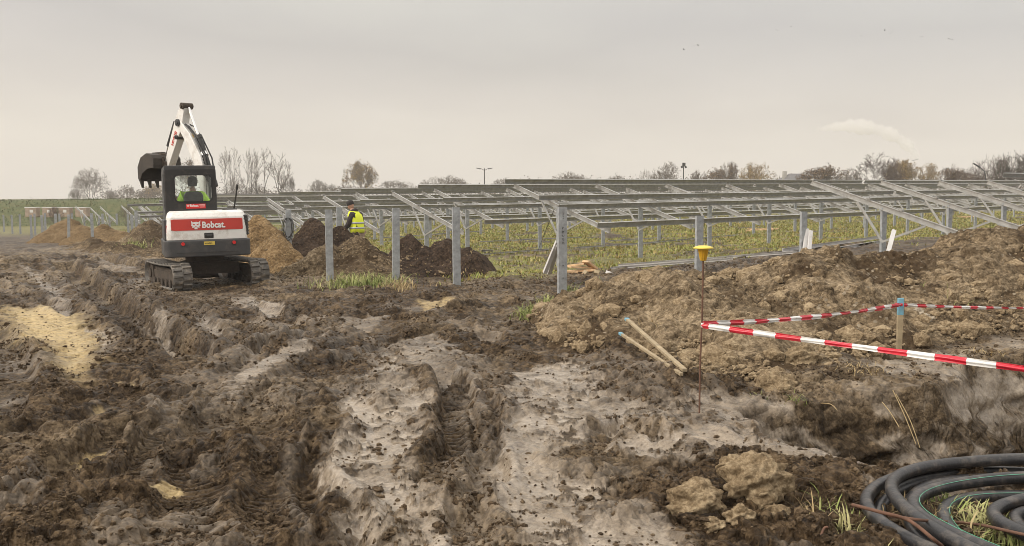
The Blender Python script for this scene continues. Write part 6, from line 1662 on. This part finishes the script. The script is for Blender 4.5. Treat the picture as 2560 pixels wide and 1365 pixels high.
def seg_mesh(name, segs, mat, n, rmin):
    A = np.array([s[0][:] for s in segs]); B = np.array([s[1][:] for s in segs]); r0 = np.maximum([s[2] for s in segs], rmin); r1 = np.maximum([s[3] for s in segs], rmin)
    d = B - A; d /= np.linalg.norm(d, axis=1)[:, None] + 1e-9
    up = np.where(np.abs(d[:, 2:3]) < .9, [[0, 0, 1.0]], [[1.0, 0, 0]]); a = np.cross(d, up); a /= np.linalg.norm(a, axis=1)[:, None]; b = np.cross(d, a)
    vs = []
    for Pp, rr_ in ((A, r0), (B, r1)):
        for i in range(n): t = 2 * PI * i / n; vs.append(Pp + (a * math.cos(t) + b * math.sin(t)) * rr_[:, None])
    co = np.stack(vs, 1).reshape(-1, 3); b0 = np.arange(len(segs))[:, None] * 2 * n
    f = np.concatenate([b0 + np.array([[i, (i + 1) % n, n + (i + 1) % n, n + i]]) for i in range(n)], 1).reshape(-1, 4)
    return co, f
def leaves(tips, n, size, seed, spread):
    rs = np.random.RandomState(seed); T = np.array([t[:] for t in tips]); c = T[rs.randint(0, len(T), n)] + rs.randn(n, 3) * spread
    u = rs.randn(n, 3); u /= np.linalg.norm(u, axis=1)[:, None]; v = np.cross(u, rs.randn(n, 3)); v /= np.linalg.norm(v, axis=1)[:, None]; s = size * (.5 + rs.rand(n))[:, None]
    co = np.stack([c - u * s, c + v * s * .6, c + u * s, c - v * s * .6], 1).reshape(-1, 3); f = np.arange(n)[:, None] * 4 + np.arange(4)[None]
    return co, f
PROTO = {}
def proto(kind, seed, leaf=None, nleaf=0, twig=None, rmin=.0022, lsize=.013):
    key = (kind, seed, leaf.name if leaf else '', nleaf, twig.name if twig else '', rmin)
    if key in PROTO: return PROTO[key]
    segs, tips = grow(seed, kind)
    big = [s for s in segs if s[4] >= 3]; small = [s for s in segs if s[4] < 3]
    co, f = seg_mesh('t', big, M_BARK, 5, rmin * 1.3); tm = mesh_from('trunk', co, f, [M_BARK])
    co, f = seg_mesh('c', small, M_TWIG, 3, rmin); mi = np.zeros(len(f), int); mats = [twig or M_TWIG]
    if nleaf:
        c2, f2 = leaves(tips + [s[1] for s in small], nleaf, lsize, seed, .015); f = np.vstack([f, f2 + len(co)]); co = np.vstack([co, c2]); mats.append(leaf); mi = np.concatenate([mi, np.ones(len(f2), int)])
    cm = mesh_from('crown', co, f, mats, True, mi)
    PROTO[key] = (tm, cm); return PROTO[key]
def tree(px, ptop, pbase_z, Y, wpx, kind, seed, lab, cat='tree', grp=None, **kw):
    tm, cm = proto(kind, seed, **kw)
    p = atY(px, ptop, Y); zb = base1(p.x, Y) if pbase_z is None else pbase_z; h = p.z - zb
    ex_ = sorted(abs(v.co.x) for v in cm.vertices)[int(len(cm.vertices) * .985)]; wd = wpx * Y / F / 2
    rnd = random.Random(int(px * 7 + ptop))
    o = thing('shrub' if cat in ('bush', 'bushes') else 'tree', lab, cat, (p.x, Y, zb), rnd.uniform(0, 6.28), grp)
    o.scale = (wd / ex_, wd / ex_, h)
    link('trunk', tm, o); link('crown', cm, o)
G1 = 'trees along the horizon'
YL_ = dict(leaf=M_LEAFY, nleaf=2600); BL = dict(leaf=M_LEAFB, nleaf=1800)
TR = [(225, 417, 150, 84, 'round', 3, 'large bare tree with dense fine twigs left of the excavator bucket', {}),
 (193, 470, 150, 40, 'airy', 5, 'small bare tree at the left foot of the large bare tree', {}),
 (277, 472, 160, 34, 'round', 6, 'small dark rounded tree just right of the large bare tree', {}),
 (315, 460, 190, 36, 'airy', 5, 'faint bare tree in the haze below the bucket, left one', {}),
 (352, 472, 200, 60, 'airy', 8, 'faint row tree in the haze below the bucket, right one', {}),
 (385, 458, 190, 50, 'airy', 5, 'hazy bare tree seen between the bucket and the cab', YL_),
 (470, 392, 140, 80, 'airy', 12, 'pale leafy tree seen between the boom and the cab', dict(leaf=M_LEAFB, nleaf=900)),
 (566, 364, 140, 60, 'vase', 21, 'tall bare tree right of the cab, with upright limbs, leftmost of the tall group', {}),
 (618, 368, 142, 54, 'vase', 22, 'tall slender bare tree in the middle of the tall group', {}),
 (655, 366, 138, 56, 'vase', 23, 'tall bare tree with two stems right of the slender one', {}),
 (695, 380, 140, 64, 'vase', 24, 'tall bare tree at the right of the tall group, leaning right', {}),
 (718, 432, 138, 34, 'airy', 5, 'small bare tree at the right foot of the tall group', {}),
 (595, 440, 170, 80, 'shrub', 31, 'brownish low growth behind the tall bare trees', {}),
 (640, 455, 165, 60, 'shrub', 32, 'low hazy shrub between the trunks of the tall group', {}),
 (793, 446, 200, 50, 'airy', 12, 'faint pale tree left of the yellowish tree', {}),
 (898, 398, 150, 84, 'airy', 12, 'yellowish leafy tree standing out above the worker', dict(leaf=M_LEAFY, nleaf=2400)),
 (760, 474, 190, 90, 'shrub', 31, 'hazy low bush left of the faint pale tree', {}),
 (840, 460, 190, 120, 'shrub', 32, 'wide dark hazy bush behind the bare frame, left of the yellowish tree', dict(twig=M_TWIGD, leaf=M_LEAFG, nleaf=1800)),
 (990, 448, 190, 92, 'round', 6, 'grey rounded bare bush above the left tables', {}),
 (1085, 440, 200, 80, 'round', 3, 'wide hazy bare bush, left half of a pair', {}), (1130, 436, 195, 80, 'round', 8, 'wide hazy bare bush, right half of a pair', {}),
 (1262, 443, 190, 70, 'round', 6, 'low hazy bush right of the double street lamp', {}),
 (1418, 427, 150, 80, 'round', 8, 'spreading bare tree over the top rail, left of centre', {}), (1455, 434, 155, 44, 'airy', 5, 'thin bare tree touching the spreading one', {}),
 (1540, 430, 150, 50, 'airy', 8, 'small bare tree alone above the top rail', {}),
 (1612, 418, 150, 40, 'vase', 22, 'sparse bare tree leaning left of the dense round tree', {}),
 (1668, 402, 150, 84, 'round', 3, 'dense round bare tree beside the floodlight mast', {}),
 (1745, 422, 150, 50, 'airy', 12, 'bare tree just right of the floodlight mast', {}), (1790, 418, 150, 56, 'round', 6, 'brownish bare tree between the mast and the yellow bush', BL),
 (1825, 400, 150, 56, 'airy', 12, 'taller airy tree left of the yellow bush', dict(leaf=M_LEAFB, nleaf=1100)),
 (1893, 404, 145, 96, 'shrub', 31, 'yellow brown rounded bush on the skyline right of centre', dict(leaf=M_LEAFY, nleaf=3400)),
 (1950, 440, 150, 60, 'shrub', 32, 'low brown bush before the house roof', BL), (2010, 430, 140, 56, 'shrub', 33, 'brown bush right of the house roof', BL),
 (2070, 405, 135, 110, 'airy', 8, 'wide airy bare tree left of the big dark dome tree', dict(leaf=M_LEAFB, nleaf=1500)), (2120, 418, 140, 60, 'airy', 5, 'bare tree between the airy and the dome tree', {}),
 (2195, 380, 125, 120, 'round', 41, 'biggest dark dome shaped bare tree under the steam plume', dict(twig=M_TWIGD)),
 (2262, 396, 130, 84, 'airy', 12, 'golden leaved tree right of the dome tree', dict(leaf=M_LEAFY, nleaf=4200)), (2320, 404, 130, 60, 'shrub', 31, 'small golden brown tree at the right of the golden pair', dict(leaf=M_LEAFY, nleaf=3600)),
 (2240, 430, 125, 60, 'shrub', 32, 'brown undergrowth below the golden trees', BL), (2385, 408, 120, 70, 'airy', 8, 'dark brown bare tree left of the slanted lamp', dict(twig=M_TWIGD, leaf=M_LEAFB, nleaf=1200)),
 (2420, 430, 118, 80, 'shrub', 33, 'low brown bush under the slanted lamp', BL),
 (2480, 385, 105, 110, 'shrub', 31, 'dense dark bush at the right, left part', dict(twig=M_TWIGD, rmin=.0030)), (2530, 378, 100, 100, 'shrub', 42, 'tallest dense dark bush near the right edge', dict(twig=M_TWIGD, leaf=M_LEAFG, nleaf=2200, rmin=.0030)),
 (2590, 372, 98, 90, 'shrub', 32, 'dark bush cut by the right edge of the photo', dict(twig=M_TWIGD, leaf=M_LEAFG, nleaf=2200, rmin=.0030)), (2440, 412, 110, 70, 'shrub', 42, 'dark twiggy bush just right of the slanted lamp', dict(twig=M_TWIGD, rmin=.0030))]
for px, pt, Y, wpx, kind, sd_, lab, kw in TR: tree(px, pt, None, Y * (1.45 if px < 1600 else 1.1), wpx, kind, sd_, lab, 'bush' if kind == 'shrub' else 'tree', G1, **kw)
tree(138, 513, None, 96, 46, 'shrub', 33, 'dark bare brush growing between the wrapped crates', 'bush', twig=M_TWIGD)
tree(395, 531, None, 90, 40, 'shrub', 31, 'low brown brush behind the small tilted frames', 'bush', leaf=M_LEAFB, nleaf=1800)
tree(315, 512, None, 112, 44, 'shrub', 33, 'low brown brush on the slope of the bank', 'bush')
# far hedge line: hazy distant wood
rs = np.random.RandomState(3); co = []; fa = []; b = 0
for i in range(240):
    px = -250 + i * 14 + rs.rand() * 10; Y = 215 + rs.rand() * 40; hgt = (4.5 if px < 1300 else 6.5) * (.55 + .8 * rs.rand()) * (1.0 if px > 250 else .25)
    p = atY(px, 480, Y); z = base1(p.x, Y); c_, f_ = leaves([Vector((p.x + rs.randn() * 2, Y + rs.randn() * 2, z + hgt * q)) for q in (.2, .35, .5, .65, .8)], 420, .17, i, np.array([1.6, 1.6, .7])[None, :] * 1.0)
    co.append(c_); fa.append(f_ + b); b += len(c_)
tag(link('distant_wood', mesh_from('distant_wood', np.vstack(co), np.vstack(fa), [M_TWIG])), 'hazy far-off belt of bare woodland along the horizon', 'wood', kind='stuff')

# ------------------------------------------------------------------ lamps, mast, buildings
def lamp_double():
    Y = 135; t = atY(1211, 421, Y); zb = base1(t.x, Y); h = t.z - zb
    o = thing('street_lamp', 'tall slim street lamp with two curved arms above the left tables', 'street lamp', (t.x, Y, zb))
    g = MB(); g.cyl((0, 0, 0), (0, 0, h), .10, .06, n=10); g.build('pole', [M_CHAR], o)
    for s in (-1, 1):
        g = MB(); g.tube([(0, 0, h - .3), (s * .3, 0, h - .12), (s * .7, 0, h + .05)], .035, 6); g.build('arm', [M_CHAR], o)
        g = MB(); g.prism([(s * .5, h - .05), (s * 1.15, h + .10), (s * 1.18, h + .02), (s * .6, h - .14)], -.14, .14, 'y'); g.build('lamp_head', [M_CHAR], o, bevel=.02)
lamp_double()
Y = 135; t = atY(1709, 410, Y); zb = base1(t.x, Y); h = t.z - zb
o = thing('floodlight_mast', 'slim mast carrying a square box and two small floodlights behind the tables', 'floodlight mast', (t.x, Y, zb))
g = MB(); g.cyl((0, 0, 0), (0, 0, h), .09, .07, n=10); g.build('pole', [M_CHAR], o)
g = MB(); g.box((.04, 0, h - .05), (.42, .35, .46)); g.build('control_box', [M_BLACK], o, bevel=.03)
for s in (-1, 1):
    g = MB(); g.cyl((s * .28, 0, h - .38), (s * .28, -.2, h - .46), .13, .15, n=14); g.box((s * .15, 0, h - .34), (.3, .05, .05)); g.build('floodlight', [M_BLACK], o)
Y = 95; t = atY(2432, 408, Y); zb = base1(t.x, Y) ; t2 = atY(2450, 418, Y)
o = thing('street_lamp', 'street lamp with a single slanted dark head before the dark bushes', 'street lamp', (t2.x + .6, Y, zb)); h = t2.z - zb
g = MB(); g.tube([(0, 0, 0), (0, 0, h - .9), (-.15, 0, h - .4), (-.6, 0, h)], .05, 8); g.build('pole', [M_CHAR], o)
g = MB(); g.prism([(-.55, h + .02), (-1.25, h + .42), (-1.3, h + .34), (-.6, h - .08)], -.13, .13, 'y'); g.build('lamp_head', [M_BLACK], o, bevel=.02)
def house(px, pridge, peave, Y, wpx, lab, hip=True):
    r_ = atY(px, pridge, Y); e_ = atY(px, peave, Y); w_ = wpx * Y / F / 2; zb = base1(r_.x, Y)
    o = thing('house', lab, 'house', (r_.x, Y, zb)); hr, he = r_.z - zb, e_.z - zb; d = 4
    g = MB(); g.box((0, 0, he / 2), (w_ * 1.84, d * 1.84, he)); g.build('wall', [M_WALLG], o)
    i_ = w_ * .45 if hip else w_
    g = MB(); g._add([(-w_, -d, he), (w_, -d, he), (w_, d, he), (-w_, d, he), (-i_, 0, hr), (i_, 0, hr)], [(0, 1, 5, 4), (1, 2, 5), (2, 3, 4, 5), (3, 0, 4), (0, 3, 2, 1)]); rf = g.build('roof', [M_ROOF], o)
    g = MB(); g.box((-w_ * .85, 0, hr - .3), (.6, .6, 1.4)); g.build('chimney', [M_WALLG], rf)
    for x in (-w_ * .5, 0, w_ * .5):
        g = MB(); g.box((x, -d * .92 - .02, he * .6), (.9, .06, 1.2)); g.build('window', [M_ROOF], o)
house(1988, 434, 450, 160, 62, 'dark hipped house roof rising between the bushes on the right')
house(1480, 450, 456, 240, 60, 'low distant roof just above the top rail left of centre')
Y = 200; a = atY(650, 487, Y); zb = base1(a.x, Y)
o = thing('warehouse', 'long low grey building behind the tall bare trees', 'warehouse', (a.x, Y, zb)); g = MB(); g.box((0, 0, (a.z - zb) / 2), (22, 10, a.z - zb)); g.build('wall', [M_WALLG], o); g = MB(); g.box((0, 0, a.z - zb + .12), (22.6, 10.6, .25)); g.build('roof', [M_ROOF], o)
g = MB(); [g.box((x, -5.03, (a.z - zb) * .55), (1.6, .08, 1.6)) for x in ()]
# ------------------------------------------------------------------ birds
for k, (px, py) in enumerate([(1709, 124), (1733, 115), (1745, 114), (1942, 75), (1977, 67), (2154, 90), (2212, 76), (2227, 84), (2231, 78), (2304, 92), (2380, 99), (2372, 97)]):
    Y = 130; p = atY(px, py, Y); rnd = random.Random(k); f_ = rnd.uniform(-.2, .6); s = .26
    vs = [(-.5 * s, 0, 0), (0, -.10 * s, .0), (.55 * s, 0, .02), (0, .10 * s, 0), (0, 0, .09 * s), (0, 0, -.10 * s),
          (-.15 * s, .8 * s, f_ * s), (.15 * s, .75 * s, f_ * s), (-.25 * s, 1.5 * s, f_ * .6 * s), (-.15 * s, -.8 * s, f_ * s), (.15 * s, -.75 * s, f_ * s), (-.25 * s, -1.5 * s, f_ * .6 * s), (-.12 * s, 0, .03 * s), (.2 * s, 0, .03 * s)]
    fs = [(0, 1, 4), (1, 2, 4), (2, 3, 4), (3, 0, 4), (1, 0, 5), (2, 1, 5), (3, 2, 5), (0, 3, 5), (12, 13, 7, 6), (6, 7, 8), (12, 9, 10, 13), (9, 11, 10)]
    me = mesh_from('bird', vs, fs, [M_CLOTH], False); o = link('bird', me); o.location = p; o.rotation_euler = (rnd.uniform(-.4, .4), 0, rnd.uniform(0, 6))
    tag(o, ['lowest left bird of the small flock', 'middle bird of the lower left three', 'right bird of the lower left three', 'bird at the left of the upper pair', 'highest bird in the sky', 'single bird between the upper pair and the right group', 'upper left bird of the right group of three', 'lowest bird of the right group of three',
             'right bird of the right group of three', 'single bird right of the group of three', 'rightmost bird in the sky', 'bird just left of the rightmost bird'][k], 'bird', 'birds in the sky')
# ------------------------------------------------------------------ steam plume
def vol_mat(name, dens, col, emis=0, noise=None, ns=.05):
    m = bpy.data.materials.new(name); m.use_nodes = True; nt = m.node_tree; nt.nodes.clear()
    o = nt.nodes.new('ShaderNodeOutputMaterial'); v = nt.nodes.new('ShaderNodeVolumePrincipled'); v.inputs['Color'].default_value = (*col, 1); v.inputs['Density'].default_value = dens; v.inputs['Anisotropy'].default_value = .0
    nt.links.new(v.outputs[0], o.inputs['Volume'])
    if noise:
        n = tex_noise(nt, ns, 4, rough=.6); q = mth(nt, 'MULTIPLY', mth(nt, 'SUBTRACT', n, .27, clamp=True), dens * noise); nt.links.new(q, v.inputs['Density'])
    return m
Yp = 480
pl = [(2288, 400, 22), (2283, 382, 26), (2270, 365, 30), (2252, 350, 34), (2228, 337, 38), (2200, 326, 38), (2165, 318, 40), (2125, 315, 44), (2080, 318, 46), (2030, 326, 44)]
rs = np.random.RandomState(5); vv = []; ff = []; b = 0; n = 20
g = MB(); pts = []; rad = []
for i in range(len(pl) - 1):
    for k in range(6):
        t = k / 6; a, c = pl[i], pl[i + 1]; p = atY(a[0] + (c[0] - a[0]) * t, a[1] + (c[1] - a[1]) * t, Yp); pts.append(p); rad.append((a[2] + (c[2] - a[2]) * t) * Yp / F * .42 * (1 + .25 * math.sin(i * 3.1 + k * .9)) * (1 if i < 7 else max(.05, 1 - ((i - 7 + t) / 2))))
g.tube(pts, rad, n); me = g.mesh('steam_plume', [vol_mat('steam', .085, (.995, .99, .985), noise=6.0, ns=.05)]); tag(link('steam_plume', me), 'pale steam plume curving left above the dark dome shaped tree', 'steam', kind='stuff')
# ------------------------------------------------------------------ haze
g = MB(); g.box((0, 260, 27.0), (1100, 640, 66)); me = g.mesh('haze', [vol_mat('haze_air', .0007, (.97, .96, .95))])
tag(link('haze', me), 'thin pale autumn haze over the whole site', 'haze', kind='stuff')
